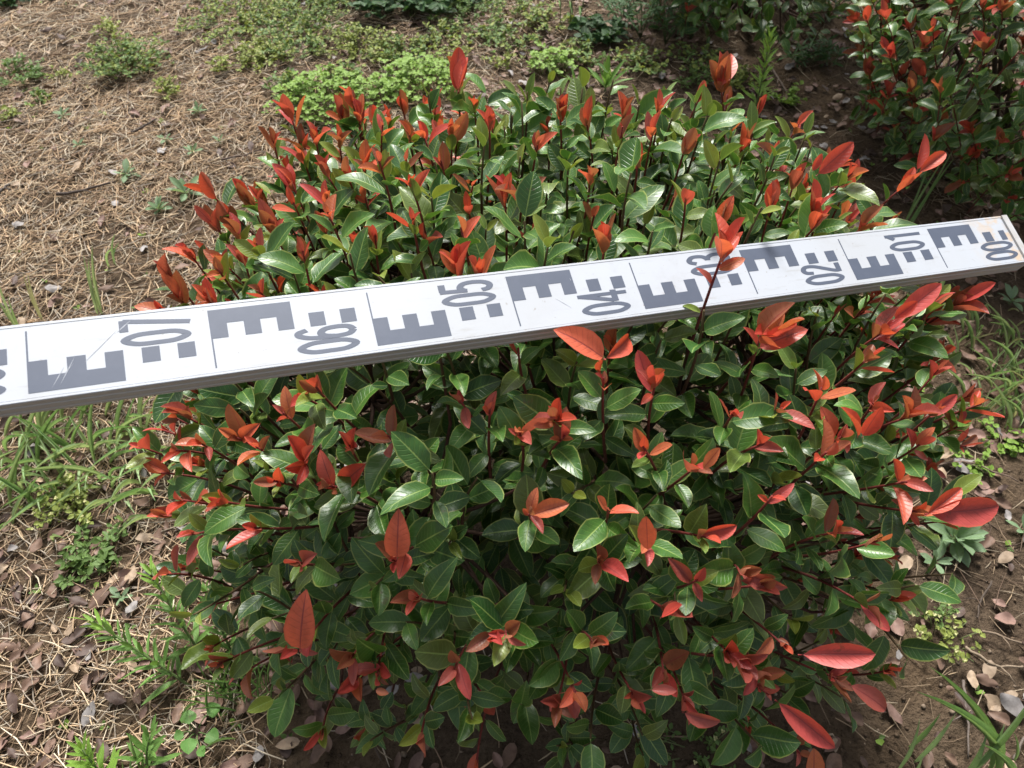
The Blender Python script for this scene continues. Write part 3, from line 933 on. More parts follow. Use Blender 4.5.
# dead leaves
DEADC = {'brown': (.17, .105, .074), 'pinkish brown': (.24, .148, .118), 'pale tan': (.36, .265, .18), 'silvery grey': (.26, .24, .23), 'dark brown': (.09, .057, .044)}
DBANK = {}
for cn, c in DEADC.items():
    DBANK[cn] = []
    for k in range(8):
        g = leaf_geo(rg.uniform(.2, .3), rg.uniform(.8, 1.0), rg.uniform(-.5, 1.0), rg.uniform(-.3, .35), rg.uniform(.15, .4), rg.uniform(0, 6), rg.uniform(-.9, .9), 0, .06)
        v = g[0].copy(); v[:, 0] -= .5; v[:, 2] -= v[:, 2].min()
        DBANK[cn].append((v, g[1], g[2], np.array(c) * rg.uniform(.75, 1.2)))
dmesh = {}
names = list(DEADC)


def dead_leaf(x, y, L, cn, label, group, az=None, k=None, tilt=.15):
    k = int(rg.integers(8)) if k is None else k
    if (cn, k) not in dmesh:
        v, t, u, c = DBANK[cn][k]
        dmesh[(cn, k)] = make_mesh('dead_leaf', v, t, M_DEAD, u, c)
    az = rg.uniform(0, 6.28) if az is None else az
    Rm = Matrix.Rotation(az, 3, 'Z') @ Matrix.Rotation(rg.normal(0, tilt), 3, 'X') @ Matrix.Rotation(rg.normal(0, tilt * .6), 3, 'Y')
    o = link('dead_leaf', dmesh[(cn, k)], mtx=Matrix(mtx4(np.array(Rm), (x, y, float(gz(x, y)) + .003 + rg.random() * .006), L).tolist()))
    tag(o, label, 'dead leaf', group)


LAND = [(128, 78, 'the bushy dark green weed on straw'), (18, 88, 'the low weed by the grey stick'), (240, 25, 'the yellow-green weed mat'), (310, 40, 'the olive green weed mat'), (405, 22, 'the dark ivy-like plant'), (322, 112, 'the bright green clover'), (420, 95, 'the yellow-green clover'),
        (550, 72, 'the small pale clover patch'), (605, 92, 'the upright narrow-leaved rosette'), (570, 33, 'the thin upright stems'), (655, 40, 'the feathery weeds'), (757, 108, 'the spire-like weed'), (779, 80, 'the straight brown stick'), (815, 60, 'the dark shrub\'s foot'), (880, 190, 'the gap between the two nearer shrubs'), (128, 178, 'the star-shaped rosette'),
        (160, 212, 'the crowded grey-green rosette'), (200, 118, 'the pale rosette by the weed mat'), (90, 194, 'the dark bent twig'), (60, 270, 'the staff\'s 07 decimetre'), (66, 122, 'the small rosette below the bushy tuft'), (65, 450, 'the grass below the staff'), (70, 505, 'the yellowish flowering weed'), (100, 550, 'the low small-leaved weed'), (20, 600, 'the straw left of the pinkish leaf'),
        (122, 598, 'the tiny pale seedling'), (170, 660, 'the leaning narrow-leaved weed'), (200, 735, 'the round-leaved weed'), (118, 770, 'the bright narrow-leaved sprout'), (30, 700, 'the straw in front of the leaning weed'), (345, 740, 'the dark twig under the shrub'), (250, 700, 'the fine shaded grass'), (700, 755, 'the small weed under the shrub\'s front'), (800, 740, 'the pale twig under the shrub'),
        (945, 548, 'the many-leaved rosette'), (1016, 538, 'the outer green rosette'), (935, 650, 'the wispy pale weed'), (990, 672, 'the pale curved twig'), (905, 775, 'the short upright grass'), (985, 770, 'the long arched grass'), (1000, 440, 'the pale low weed'), (1000, 350, 'the grass below the staff\'s foot'), (960, 470, 'the long thin twig')]
LAND = [(*at(a, b)[:2], c) for a, b, c in LAND]


def region_of(x, y):
    return 'near ' + min(LAND, key=lambda q: (q[0] - x) ** 2 + (q[1] - y) ** 2)[2]


def seen(P):
    f = np.linspace(.3, .99, 60)[:, None]; Q = CO + (P - CO) * f
    if S.level(Q).min() < 1.0: return False
    q = to_staff(Q); return not ((np.abs(q[:, 1]) < .026) & (np.abs(q[:, 2]) < .02)).any()


nd = 0; A = Acc(); spots = []
cand = rg.uniform((-1.5, -.1), (1.75, 2.7), (14000, 2))
for (x, y) in cand:
    if inbush(x, y, .5): continue
    p = proj(np.array([x, y, 0.]))
    rb = math.hypot((x - .065) / .405, (y - .48) / .335)
    w = .16 + .5 * math.exp(-((rb - 1.25) / .45) ** 2)
    if x < -.3 and y > .75: w = .14
    if x < -.1 and y < .55: w = .9
    if x > .3 and .8 < y < 1.8: w = .5
    if x > -.3 and y > 1.1: w = .5
    if x > .35 and y < .7: w = .5
    if rg.random() > w: continue
    if x > .4 or y > .8: cn = names[rg.choice(5, p=[.38, .24, .12, .08, .18])]
    else: cn = names[rg.choice(5, p=[.42, .22, .10, .07, .19])]
    L = rg.uniform(.012, .036)
    vis = 0 < p[0] < 1024 and 0 < p[1] < 768 and seen(np.array([x, y, 0.]))
    spots.append((L / p[2] if vis else 0., x, y, L, cn))
spots.sort(key=lambda q: -q[0])
for q, x, y, L, cn in spots:
    if q > 0 and nd < 300:
        rgn = region_of(x, y); sz = 'large' if L > .031 else 'small'
        dead_leaf(x, y, L, cn, '%s %s dead leaf %s' % (sz, cn, rgn), '%s %s dead leaves %s' % (sz, cn, rgn)); nd += 1
    else:
        v, t, u, c = DBANK[cn][int(rg.integers(8))]
        Rm = np.array(Matrix.Rotation(rg.uniform(0, 6.28), 3, 'Z') @ Matrix.Rotation(rg.normal(0, .15), 3, 'X'))
        A.add(v @ Rm.T * L + np.array([x, y, float(gz(x, y)) + .003 + rg.random() * .006]), t, c, u)
tag(link('leaf_litter', A.mesh('leaf_litter', M_DEAD)), 'small dead leaves strewn under and around the shrub', 'leaf litter', kind='stuff')
print('dead leaves', nd)
for (px, py, L, cn, az, lab) in (
        (86, 107, .036, 'pale tan', .2, 'large pale yellowish dead leaf on straw beside the bushy green weed'),
        (1000, 712, .045, 'silvery grey', 2.5, 'long silvery grey dead leaf on bare soil beside bent grass blades'),
        (90, 715, .034, 'silvery grey', 1.4, 'broad silvery dead leaf beside the young narrow-leaved sprout'),
        (125, 583, .045, 'pinkish brown', .9, 'long pinkish dead leaf on straw below the low weed'),
        (100, 598, .045, 'brown', 1.1, 'long curled brown dead leaf next to the long pinkish one'),
        (125, 440, .05, 'pinkish brown', 1.2, 'flat reddish dead leaf lying in the grass under the staff'),
        (205, 60, .04, 'silvery grey', .4, 'crumpled whitish dead leaf on bare patch by the yellow-green ground weeds')):
    q = at(px, py); dead_leaf(q[0], q[1], L, cn, lab, None, az, 2)

# twigs
def twig(pix, r, c, label, lift=.013):
    P = np.array([at(px, py) for px, py in pix]); P[:, 2] = gz(P[:, 0], P[:, 1]) + lift
    P = np.array(catmull([p for p in P], 4))
    P += rg.normal(size=P.shape) * .0012
    v, t = tube(P, np.linspace(r, r * .55, len(P)), 6)
    off = P[0]
    A = Acc(); A.add(v - off, t, c)
    b = P[len(P) // 2]; e = b + (P[-1] - P[0]) * .18 + np.cross(norm(P[-1] - P[0]), UP) * .02
    root = empty('twig', off, label, 'twig')
    link('stem', A.mesh('stem', M_BARK), root)
    v, t = tube(np.array([b, .5 * (b + e) + UP * .004, e]), [r * .5, r * .4, r * .25], 5)
    B = Acc(); B.add(v - off, t, c); link('side_spur', B.mesh('side_spur', M_BARK), root)


twig([(58, 198), (85, 194), (118, 186)], .0035, (.07, .052, .042), 'dark bent twig lying on the straw left of the shrub')
twig([(134, 140), (148, 132), (158, 126)], .003, (.055, .04, .032), 'short dark stick below the bushy green weed')
twig([(52, 60), (68, 57), (84, 54)], .002, (.2, .13, .08), 'short brown twig near the bushy green weed')
twig([(8, 52), (14, 45), (20, 40)], .003, (.3, .2, .12), 'pale stub of wood on the straw')
twig([(225, 170), (245, 163), (262, 158)], .0025, (.09, .06, .045), 'thin dark twig beside the shrub\'s upper red shoots')
twig([(0, 198), (5, 194), (12, 188)], .004, (.10, .085, .075), 'grey stick end on the straw at the litter edge')
twig([(766, 62), (778, 80), (792, 98)], .0035, (.20, .15, .115), 'straight brown stick on leaf litter behind the shrub')
twig([(905, 480), (955, 470), (1010, 490)], .0018, (.17, .12, .09), 'long thin twig on soil right of the shrub')
twig([(952, 655), (985, 675), (1022, 672)], .0022, (.26, .2, .14), 'pale curved twig on bare soil right of the shrub')
twig([(968, 640), (990, 645), (1020, 656)], .002, (.22, .165, .115), 'thin tan twig beside the pale curved one')
twig([(950, 690), (953, 720), (957, 765)], .002, (.16, .13, .11), 'grey straight twig between the bent grass blades')
twig([(1002, 765), (1012, 745), (1020, 728)], .002, (.15, .12, .10), 'short grey twig near the long silvery leaf')
twig([(770, 750), (800, 738), (828, 742)], .0022, (.30, .23, .16), 'pale twig on soil under the shrub\'s lowest red leaves')
twig([(345, 710), (365, 730), (385, 765)], .0026, (.08, .055, .04), 'dark twig in the shade under the shrub')
twig([(978, 590), (970, 610), (962, 628)], .0018, (.08, .06, .045), 'short dark twig beside the grey-green rosette weed')

# ------------------------------------------------------------------ weeds
WG = lambda c, n=5, **k: [(leaf_geo(k.get('hw', .16) * rg.uniform(.85, 1.15), k.get('p', .9), rg.uniform(.1, .4), rg.uniform(*k.get('curl', (0, .3))), rg.uniform(.03, .15), rg.uniform(0, 6), rg.uniform(-.2, .2), 0, k.get('pet', .1), nst=k.get('nst', 5)), np.array(c) * rg.uniform(.8, 1.2)) for _ in range(n)]
WB = {
    'rosette': WG((.19, .28, .16), hw=.17, p=1.25, curl=(.0, .35)),
    'fleabane': WG((.14, .27, .06), hw=.085, curl=(.0, .3), pet=.03),
    'bright': WG((.22, .38, .06), hw=.09, curl=(0, .2), pet=.03),
    'round': WG((.12, .26, .060), hw=.40, p=.75, curl=(-.05, .1), pet=.3),
    'tiny': WG((.125, .205, .055), hw=.26, curl=(0, .2), nst=3),
    'tinyyellow': WG((.26, .30, .07), hw=.3, curl=(0, .2), nst=3),
    'clover': WG((.25, .40, .065), hw=.42, p=1.1, curl=(0, .1), nst=3, pet=.02),
    'dark': WG((.035, .085, .030), hw=.34, p=.7, curl=(0, .2)),
    'feather': WG((.050, .120, .040), hw=.10, curl=(0, .3), nst=3, pet=.02),
    'flower': WG((.62, .58, .30), hw=.4, curl=(0, .1), nst=3, pet=0),
}
WM = {}


def wmesh(kind, i):
    if (kind, i) not in WM:
        (v, t, u), c = WB[kind][i]
        WM[(kind, i)] = make_mesh('leaf', v, t, M_WEED, u, c)
    return WM[(kind, i)]


def wl_add(root, kind, base, d, nrm, L, off):
    i = int(rg.integers(len(WB[kind])))
    return link('leaf', wmesh(kind, i), root, mtx=Matrix(mtx4(frame(d, nrm, rg.normal() * .2), base - off, L).tolist()))


def acc_leaf(A, kind, base, d, nrm, L):
    (v, t, u), c = WB[kind][int(rg.integers(len(WB[kind])))]
    A.add(v @ (frame(d, nrm, rg.normal() * .3) * L).T + base, t, c, u)


def ground_at(px, py):
    q = at(px, py, 0); q[2] = float(gz(q[0], q[1])); return q


def rosette(px, py, n, L, kind, label, el=(.25, .9), group=None, name='rosette_weed'):
    o = ground_at(px, py); root = empty(name, o, label, 'weed', group)
    A = Acc(); v, t = tube(np.array([[0, 0, -.005], [0, 0, .004], [0, 0, .012]]), [.003, .0028, .001], 6); A.add(v, t, (.12, .17, .07)); link('crown', A.mesh('crown', M_STEM), root)
    for k in range(n):
        a = k * 2.4 + rg.uniform(-.2, .2); e = el[0] + (el[1] - el[0]) * k / max(1, n - 1)
        d = np.array([math.cos(a) * math.cos(e), math.sin(a) * math.cos(e), math.sin(e)])
        wl_add(root, kind, o + UP * .008, d, UP + 1e-3 * CX - d * .2, L * rg.uniform(.7, 1.1), o)
    return root


def upright(px, py, h, lean, n, L, kind, label, name='leafy_weed', r=.0016, top=None, group=None):
    """single-stemmed weed; lean is a horizontal offset of the tip"""
    o = ground_at(px, py); root = empty(name, o, label, 'weed', group)
    tip = o + np.array([lean[0], lean[1], h])
    P = bez(o - UP * .004, o + np.array([lean[0] * .3, lean[1] * .3, h * .6]), tip, 9)
    A = Acc(); v, t = tube(P - o, np.linspace(r, r * .5, 9), 6); A.add(v, t, (.12, .17, .06)); link('stem', A.mesh('stem', M_STEM), root)
    for k in range(n):
        f = .18 + .82 * k / (n - 1); q = f * 8; i0 = min(7, int(q)); b = P[i0] * (1 - (q - i0)) + P[i0 + 1] * (q - i0)
        ax = norm(P[i0 + 1] - P[i0]); a = k * 2.4
        s1 = norm(np.cross(ax, CX + .2 * CZ)); s2 = np.cross(ax, s1); rad = math.cos(a) * s1 + math.sin(a) * s2
        th = 1.25 - .75 * f
        wl_add(root, (top or kind) if f > .8 else kind, b, math.cos(th) * ax + math.sin(th) * rad, ax * .8 + UP * .4, L * (1.05 - .5 * f) * rg.uniform(.8, 1.15), o)
    return root


def clump(px, py, rx, ry, n, h, kind, label, L=.012, flower=0, lps=9, name='low_weed', ker='weed', kind2=None, group=None):
    """spreading weed of many fine stems"""
    o = ground_at(px, py); root = empty(name, o, label, ker, group)
    A = Acc(); F = Acc(); W = Acc()
    for _ in range(n):
        rr = math.sqrt(rg.random()); a = rg.uniform(0, 6.28)
        e = o + np.array([math.cos(a) * rr * rx, math.sin(a) * rr * ry, 0]); e[2] = float(gz(e[0], e[1])) + h * (1.05 - .6 * rr) * rg.uniform(.5, 1.1)
        b = o + (e - o) * rg.uniform(.2, .65); b[2] = float(gz(b[0], b[1])) - .003
        P = bez(b, .5 * (b + e) + UP * h * .35, e, 5)
        v, t = tube(P - o, np.linspace(.0009, .0005, 5), 4); A.add(v, t, (.13, .16, .06))
        for k in range(lps):
            q = rg.uniform(.15, 1) * 4; i0 = min(3, int(q)); p = P[i0] * (1 - (q - i0)) + P[i0 + 1] * (q - i0)
            ang = rg.uniform(0, 6.28); d = norm(np.array([math.cos(ang), math.sin(ang), rg.uniform(-.1, .7)]))
            kk = kind2 if kind2 and rg.random() < .35 else kind
            acc_leaf(F, kk, p - o, d, UP + rg.normal(size=3) * .35, L * rg.uniform(.6, 1.25))
        for k in range(flower):
            if rg.random() < .6:
                for ang in (0, 2.1, 4.2): acc_leaf(W, 'flower', e - o + UP * .002, np.array([math.cos(ang), math.sin(ang), .5]), UP, .0035)
    link('stems', A.mesh('stems', M_STEM), root)['kind'] = 'stuff'
    link('foliage', F.mesh('foliage', M_WEED), root)['kind'] = 'stuff'
    if W.n: link('flowers', W.mesh('flowers', M_WEED), root)['kind'] = 'stuff'
    return root


def clover(px, py, rx, ry, n, h, label, L=.011, kind='clover'):
    o = ground_at(px, py); root = empty('clover_patch', o, label, 'clover'); A = Acc(); F = Acc()
    for _ in range(n):
        rr = math.sqrt(rg.random()); a = rg.uniform(0, 6.28)
        b = o + np.array([math.cos(a) * rr * rx, math.sin(a) * rr * ry, 0]); b[2] = float(gz(b[0], b[1]))
        e = b + np.array([rg.normal() * .012, rg.normal() * .012, h * (1.1 - .55 * rr) * rg.uniform(.5, 1.15)])
        v, t = tube(np.array([b, .5 * (b + e) + rg.normal(size=3) * .003, e]) - o, [.0007, .0006, .0005], 4); A.add(v, t, (.16, .22, .06))
        a0 = rg.uniform(0, 6.28); tl = rg.normal(size=3) * .25
        for k in range(3):
            d = np.array([math.cos(a0 + k * 2.094), math.sin(a0 + k * 2.094), rg.uniform(-.1, .25)])
            acc_leaf(F, kind, e - o, d, UP + tl, L * rg.uniform(.75, 1.2))
    link('stalks', A.mesh('stalks', M_STEM), root)['kind'] = 'stuff'
    link('foliage', F.mesh('foliage', M_WEED), root)['kind'] = 'stuff'


# grass
GB = []
for k in range(10):
    bend = [.15, .35, .6, .9, 1.2, 1.6, .25, .75, 1.0, 2.1][k]; n = 9
    P = np.zeros((n + 1, 2)); a = 1.35
    for i in range(n):
        a -= bend / n * (1.3 * i / n + .3); P[i + 1] = P[i] + np.array([math.cos(a), math.sin(a)]) / n
    V = []; U = []
    for i in range(n + 1):
        f = i / n; w = .5 * min(1, .7 + f) * (1 - max(0, f - .35) / .65) ** .8
        for s in (-1, 0, 1): V.append((P[i, 0], s * w, P[i, 1] + abs(s) * w * .25)); U.append((s * .5 + .5, f))
    T = []
    for i in range(n):
        for s in (0, 1):
            a_ = i * 3 + s; T += [(a_, a_ + 3, a_ + 4), (a_, a_ + 4, a_ + 1)]
    GB.append((np.array(V), np.array(T), np.array(U)))
GRASSC = [(.24, .39, .16), (.32, .47, .23), (.18, .33, .12), (.39, .50, .28), (.45, .43, .27)]
GM = {}


def blade(root, off, base, az, L, w, k, c, fl=1.0):
    if (k, c) not in GM:
        v, t, u = GB[k]; GM[(k, c)] = make_mesh('blade', v, t, M_WEED, u, GRASSC[c])
    M = np.eye(4); ca, sa = math.cos(az), math.sin(az)
    M[:3, 0] = np.array([ca, sa, 0]) * L; M[:3, 1] = np.array([-sa, ca, 0]) * w; M[:3, 2] = np.array([0, 0, 1]) * L * fl
    M[:3, 3] = base - off
    link('blade', GM[(k, c)], root, mtx=Matrix(M.tolist()))


def grass(px, py, n, L, w, label, az=None, spread=3.2, rad=.015, ks=(1, 2, 3, 4, 7), cs=(0, 1, 2, 3), group=None, flat=1.0):
    o = ground_at(px, py); root = empty('grass_tuft', o, label, 'grass', group)
    for _ in range(n):
        b = o + np.array([rg.normal() * rad, rg.normal() * rad, 0]); b[2] = float(gz(b[0], b[1])) - .002
        a = (rg.uniform(0, 6.28) if az is None else R_(az) + rg.uniform(-spread, spread))
        blade(root, o, b, a, L * rg.uniform(.6, 1.15), w * rg.uniform(.7, 1.2), int(rg.choice(ks)), int(rg.choice(cs)), flat * rg.uniform(.75, 1.25))
    return root


# ground left, upper part
clump(130, 74, .13, .11, 80, .085, 'tiny', 'bushy dark green weed on straw, the largest of the tufts left of the shrub', .013, 0, 12, kind2='tinyyellow')
clump(20, 80, .085, .075, 36, .06, 'tiny', 'low green weed at the litter edge beside a grey stick', .013, 0, 9)
clump(8, 120, .045, .03, 14, .05, 'tinyyellow', 'yellowish small weed at the litter edge below the low green weed', .012, 0, 9)
clump(62, 82, .035, .025, 8, .05, 'tinyyellow', 'sparse pale weed between two green tufts on straw', .011, 1, 6)
clump(240, 25, .17, .2, 100, .05, 'tinyyellow', 'wide mat of yellow-green small-leaved weed behind the shrub', .013, 1, 11, kind2='tiny')
clump(310, 40, .17, .24, 130, .055, 'tiny', 'olive green mat of fine weed with pale flowers', .013, 1, 11, kind2='tinyyellow')
clump(268, 68, .10, .09, 60, .045, 'tinyyellow', 'small yellow-green weed on the edge of the bare straw', .012, 1, 10)
clump(360, 60, .14, .12, 70, .05, 'tinyyellow', 'pale small-leaved weed below the dark ivy-like leaves', .012, 1, 9)
clump(318, 5, .10, .07, 30, .09, 'clover', 'bright green leafy weed beside the dark foliage', .014, 0, 8)
clump(205, 3, .05, .04, 14, .05, 'tiny', 'small green weed at the top of the bare straw', .014, 0, 8)
clump(5, 4, .09, .05, 26, .06, 'dark', 'dark green leafy weed far up the straw', .02, 0, 8)
clump(470, 32, .14, .13, 44, .045, 'tiny', 'sparse green weed on leaf litter behind the shrub', .012, 0, 8)
clump(505, 72, .07, .04, 16, .04, 'tinyyellow', 'thin yellowish weed just behind the shrub', .011, 0, 7)
clover(326, 112, .12, .10, 260, .065, 'bright green clover patch behind the shrub\'s upper left red shoots')
clover(420, 95, .10, .09, 200, .07, 'bright yellow-green clover patch behind the middle of the shrub')
clover(392, 105, .05, .05, 60, .05, 'small clover patch next to the yellow-green one')
clover(550, 72, .055, .04, 90, .055, 'small pale green clover patch behind the shrub\'s top')
rosette(200, 118, 9, .034, 'rosette', 'pale green rosette weed on straw beside the yellow-green mat', (.3, 1.1))
rosette(66, 122, 8, .030, 'rosette', 'small green rosette weed below the bushy tuft', (.3, 1.1))
rosette(128, 178, 9, .036, 'rosette', 'pale star-shaped rosette weed beside the dark bent twig', (.2, .9))
rosette(160, 212, 14, .034, 'rosette', 'grey-green crowded rosette weed at the shrub\'s upper left edge', (.3, 1.2))
rosette(195, 158, 7, .024, 'rosette', 'tiny rosette weed on straw between twig and shrub', (.3, 1.1))
rosette(168, 146, 6, .022, 'rosette', 'tiny spreading seedling on straw above the star-shaped rosette', (.2, .8), name='seedling')
rosette(222, 148, 6, .020, 'rosette', 'tiny upright seedling on straw beside the thin dark twig', (.5, 1.2), name='seedling')
rosette(82, 152, 5, .020, 'rosette', 'tiny seedling beside a pinkish dead leaf on straw', (.3, .9), name='seedling')
rosette(188, 198, 10, .05, 'rosette', 'broad-leaved rosette weed half under the shrub\'s upper left shoots', (.3, 1.0))
rosette(605, 92, 12, .085, 'fleabane', 'upright narrow-leaved rosette weed behind the shrub\'s top', (.5, 1.35))
rosette(575, 88, 8, .05, 'fleabane', 'small narrow-leaved rosette beside the upright one', (.3, 1.1))
clump(405, 16, .2, .12, 60, .11, 'dark', 'dark ivy-like plant with broad leaves at the litter edge', .034, 0, 6, name='ivy')
for (px, py, h, lx) in ((560, 30, .24, -.01), (569, 34, .27, .012), (578, 36, .20, .03), (573, 30, .17, -.03)):
    upright(px, py, h, (lx, .01), 9, .035, 'fleabane', 'thin upright green stem behind the small pale clover patch', name='stem_weed', group='thin green stems')
for (px, py, h, lean, lab) in ((640, 40, .16, (-.04, -.03), 'feathery green weed beside the upright narrow-leaved rosette'), (665, 45, .2, (.02, -.02), 'tall feathery weed between clover patch and dark shrub'), (690, 40, .18, (.03, .0), 'feathery weed at the foot of the dark shrub'), (655, 20, .22, (-.02, .05), 'dark feathery weed behind the other feathery weeds'), (622, 30, .14, (-.05, 0), 'smallest feathery weed, next to the thin upright stems')):
    o = ground_at(px, py); root = empty('feathery_weed', o, lab, 'weed')
    A = Acc(); F = Acc()
    for k in range(7):
        a = k * 2.4; e = o + np.array([lean[0] + math.cos(a) * .09, lean[1] + math.sin(a) * .09, h * rg.uniform(.6, 1.0)])
        P = bez(o, .5 * (o + e) + UP * .06, e, 9); v, t = tube(P - o, np.linspace(.0013, .0005, 9), 4); A.add(v, t, (.07, .12, .04))
        for j in range(2, 9):
            ax = norm(P[j] - P[j - 1]); sd = norm(np.cross(ax, UP))
            for sg in (-1, 1):
                l = .045 * (1.1 - j / 10); b2 = P[j] + sd * sg * l * .5
                acc_leaf(F, 'feather', P[j] - o, ax * .5 + sd * sg, UP, l)
                acc_leaf(F, 'feather', b2 - o, ax + sd * sg * .3, UP, l * .6); acc_leaf(F, 'feather', b2 - o, -ax * .2 + sd * sg, UP, l * .55)
    link('stems', A.mesh('stems', M_STEM), root)['kind'] = 'stuff'; link('foliage', F.mesh('foliage', M_WEED), root)['kind'] = 'stuff'
upright(754, 116, .21, (-.01, .015), 60, .05, 'bright', 'bright green spire-like weed behind the shrub\'s tall red shoot', top='bright', r=.002)
clump(782, 95, .07, .05, 18, .05, 'clover', 'light green weed beside the straight brown stick', .014, 0, 6)
clump(815, 60, .10, .06, 24, .07, 'feather', 'fine green weed at the foot of the dark shrub', .03, 0, 8)
clump(700, 85, .09, .05, 18, .04, 'tiny', 'low green weed behind the shrub\'s tall red shoot', .013, 0, 8)

for (px, py, rx, n, kind, lab) in ((172, 100, .05, 14, 'tinyyellow', 'sparse flowering weed between the bushy tuft and the pale rosette'), (42, 108, .04, 10, 'tiny', 'small green weed above the small rosette on straw'), (110, 40, .05, 14, 'tinyyellow', 'pale wispy weed on straw behind the bushy tuft'),
                                  (290, 100, .06, 26, 'tiny', 'green weed between the olive mat and the bright clover'), (352, 92, .07, 34, 'tiny', 'leafy green weed between the two clover patches'), (455, 70, .07, 24, 'tinyyellow', 'yellow-green weed behind the shrub\'s tallest red tip'),
                                  (520, 20, .10, 30, 'tiny', 'green weed on litter beside the thin upright stems'), (600, 40, .08, 24, 'dark', 'dark leafy weed between thin stems and feathery weeds'), (345, 8, .12, 50, 'tiny', 'dense green weed behind the olive mat'), (445, 5, .14, 46, 'dark', 'dark broad-leaved plant beside the ivy-like one'), (225, 78, .04, 10, 'tinyyellow', 'wisp of weed at the foot of the yellow-green mat')):
    clump(px, py, rx, rx * .9, n, .055, kind, lab, .026 if kind == 'dark' else .012, 1 if kind == 'tinyyellow' else 0, 9, kind2='tinyyellow' if kind == 'tiny' else None)
for (px, py, rx, n, kind, lab) in ((400, 62, .09, 34, 'tiny', 'green weed in front of the dark ivy-like plant'), (445, 48, .09, 30, 'tinyyellow', 'yellowish weed on litter behind the tallest red tip'), (505, 48, .10, 34, 'tiny', 'green weed on litter behind the shrub\'s top'), (545, 30, .09, 26, 'tinyyellow', 'pale weed round the thin upright stems'),
                                  (585, 62, .08, 24, 'tiny', 'small green weed behind the narrow-leaved rosettes'), (640, 68, .09, 30, 'tiny', 'green weed in front of the feathery weeds'), (700, 66, .09, 28, 'tiny', 'green weed before the dark shrub'), (470, 8, .13, 40, 'tiny', 'leafy weed far behind the shrub\'s tallest tip'), (740, 82, .06, 18, 'tinyyellow', 'pale weed beside the spire-like weed'), (865, 40, .07, 20, 'tiny', 'small weed between the dark shrub and the red-tipped shrub')):
    clump(px, py, rx, rx, n, .05, kind, lab, .014, 1 if kind == 'tinyyellow' else 0, 10, kind2='tinyyellow' if kind == 'tiny' else 'tiny')
# ground left, beside and below the staff
grass(12, 330, 3, .12, .006, 'short grass blades on straw just behind the staff\'s left part', 110, .6, .012, (0, 1, 6), (1, 3))
grass(36, 315, 2, .15, .0055, 'pair of thin purplish grass blades behind the staff', 80, .3, .006, (0, 6), (1, 4))
grass(98, 312, 3, .16, .0065, 'tall single grass blades behind the staff numeral 07', 75, .35, .006, (0, 1, 6), (1, 3))
grass(110, 262, 3, .09, .006, 'short arched grass blades at the shrub\'s left edge', 20, .8, .006, (2, 3), (0, 1))
lab = 'tangled green grass tuft on the ground below the staff\'s left end'
for (px, py, n, az, lab2) in ((18, 425, 11, 20, 'green grass tuft half under the staff, left of its 07 decimetre'), (60, 430, 12, 0, 'green grass tuft under the E of the staff\'s 07 decimetre'), (110, 440, 12, 10, 'green grass tuft beside the flat reddish dead leaf under the staff'),
        (150, 430, 10, -20, 'green grass tuft under the numeral 07 of the staff'), (30, 470, 10, -40, 'arched grass tuft next to the fine yellowish flowering weed'), (85, 480, 9, -60, 'loose grass tuft just behind the fine yellowish flowering weed'),
        (12, 500, 8, 60, 'sparse grass tuft left of the fine yellowish flowering weed'), (135, 480, 8, -80, 'loose grass between the staff and the low small-leaved weed'), (175, 455, 8, -60, 'grass tuft tucked under the shrub\'s left red shoots'), (65, 455, 9, 180, 'pale tangled grass in the middle of the tufts below the staff')):
    grass(px, py, n + 4, .19, .0060, lab2, az, 1.2, .04, (1, 2, 2, 3, 4, 7), (0, 1, 1, 3, 3, 3), None, .5)
clump(70, 505, .08, .06, 30, .05, 'tinyyellow', 'fine yellowish flowering weed below the grass tufts', .011, 1, 8)
clump(100, 550, .055, .045, 22, .04, 'tiny', 'low small-leaved green weed on straw left of the shrub', .014, 0, 9)
clump(78, 572, .04, .035, 12, .035, 'tiny', 'smaller low green weed above the long pinkish dead leaf', .013, 0, 8)
rosette(122, 598, 6, .022, 'rosette', 'tiny pale seedling beside the long pinkish dead leaf', (.3, 1.0), name='seedling')
upright(195, 690, .10, (-.11, .055), 44, .05, 'fleabane', 'bright leafy weed with narrow leaves leaning out from the shrub\'s lower left', top='bright', r=.002)
upright(205, 660, .12, (-.05, .075), 40, .045, 'fleabane', 'second narrow-leaved weed close under the shrub\'s lower left leaves', top='bright', r=.002)
upright(240, 668, .12, (-.02, .06), 34, .045, 'fleabane', 'dark narrow-leaved weed half hidden under the shrub', r=.002)
upright(118, 790, .08, (-.02, .03), 34, .045, 'bright', 'young bright narrow-leaved sprout on leaf litter', r=.002)
upright(150, 775, .07, (.02, .03), 22, .045, 'fleabane', 'smaller narrow-leaved sprout beside the bright one', r=.002)
grass(140, 770, 5, .10, .006, 'short grass blades beside the bright narrow-leaved sprout', 60, .8, .01, (0, 1, 2), (1, 0))
o = ground_at(200, 735); root = empty('round_leaved_weed', o, 'round-leaved green weed in the shade at the shrub\'s lower left foot', 'weed'); A = Acc()
for (px, py, L) in ((189, 722, .026), (209, 713, .026), (189, 740, .028), (208, 735, .026), (200, 748, .02), (182, 733, .018)):
    e = at(px, py, .04); v, t = tube(bez(o, .5 * (o + e) + UP * .015, e, 5) - o, [.001, .0009, .0008, .0008, .0007], 5); A.add(v, t, (.13, .2, .07))
    d = norm(np.array([e[0] - o[0], e[1] - o[1], .0]) + 1e-4); wl_add(root, 'round', e - d * L * .4, d, UP + 1e-3 * CX, L, o)
link('stalks', A.mesh('stalks', M_STEM), root)
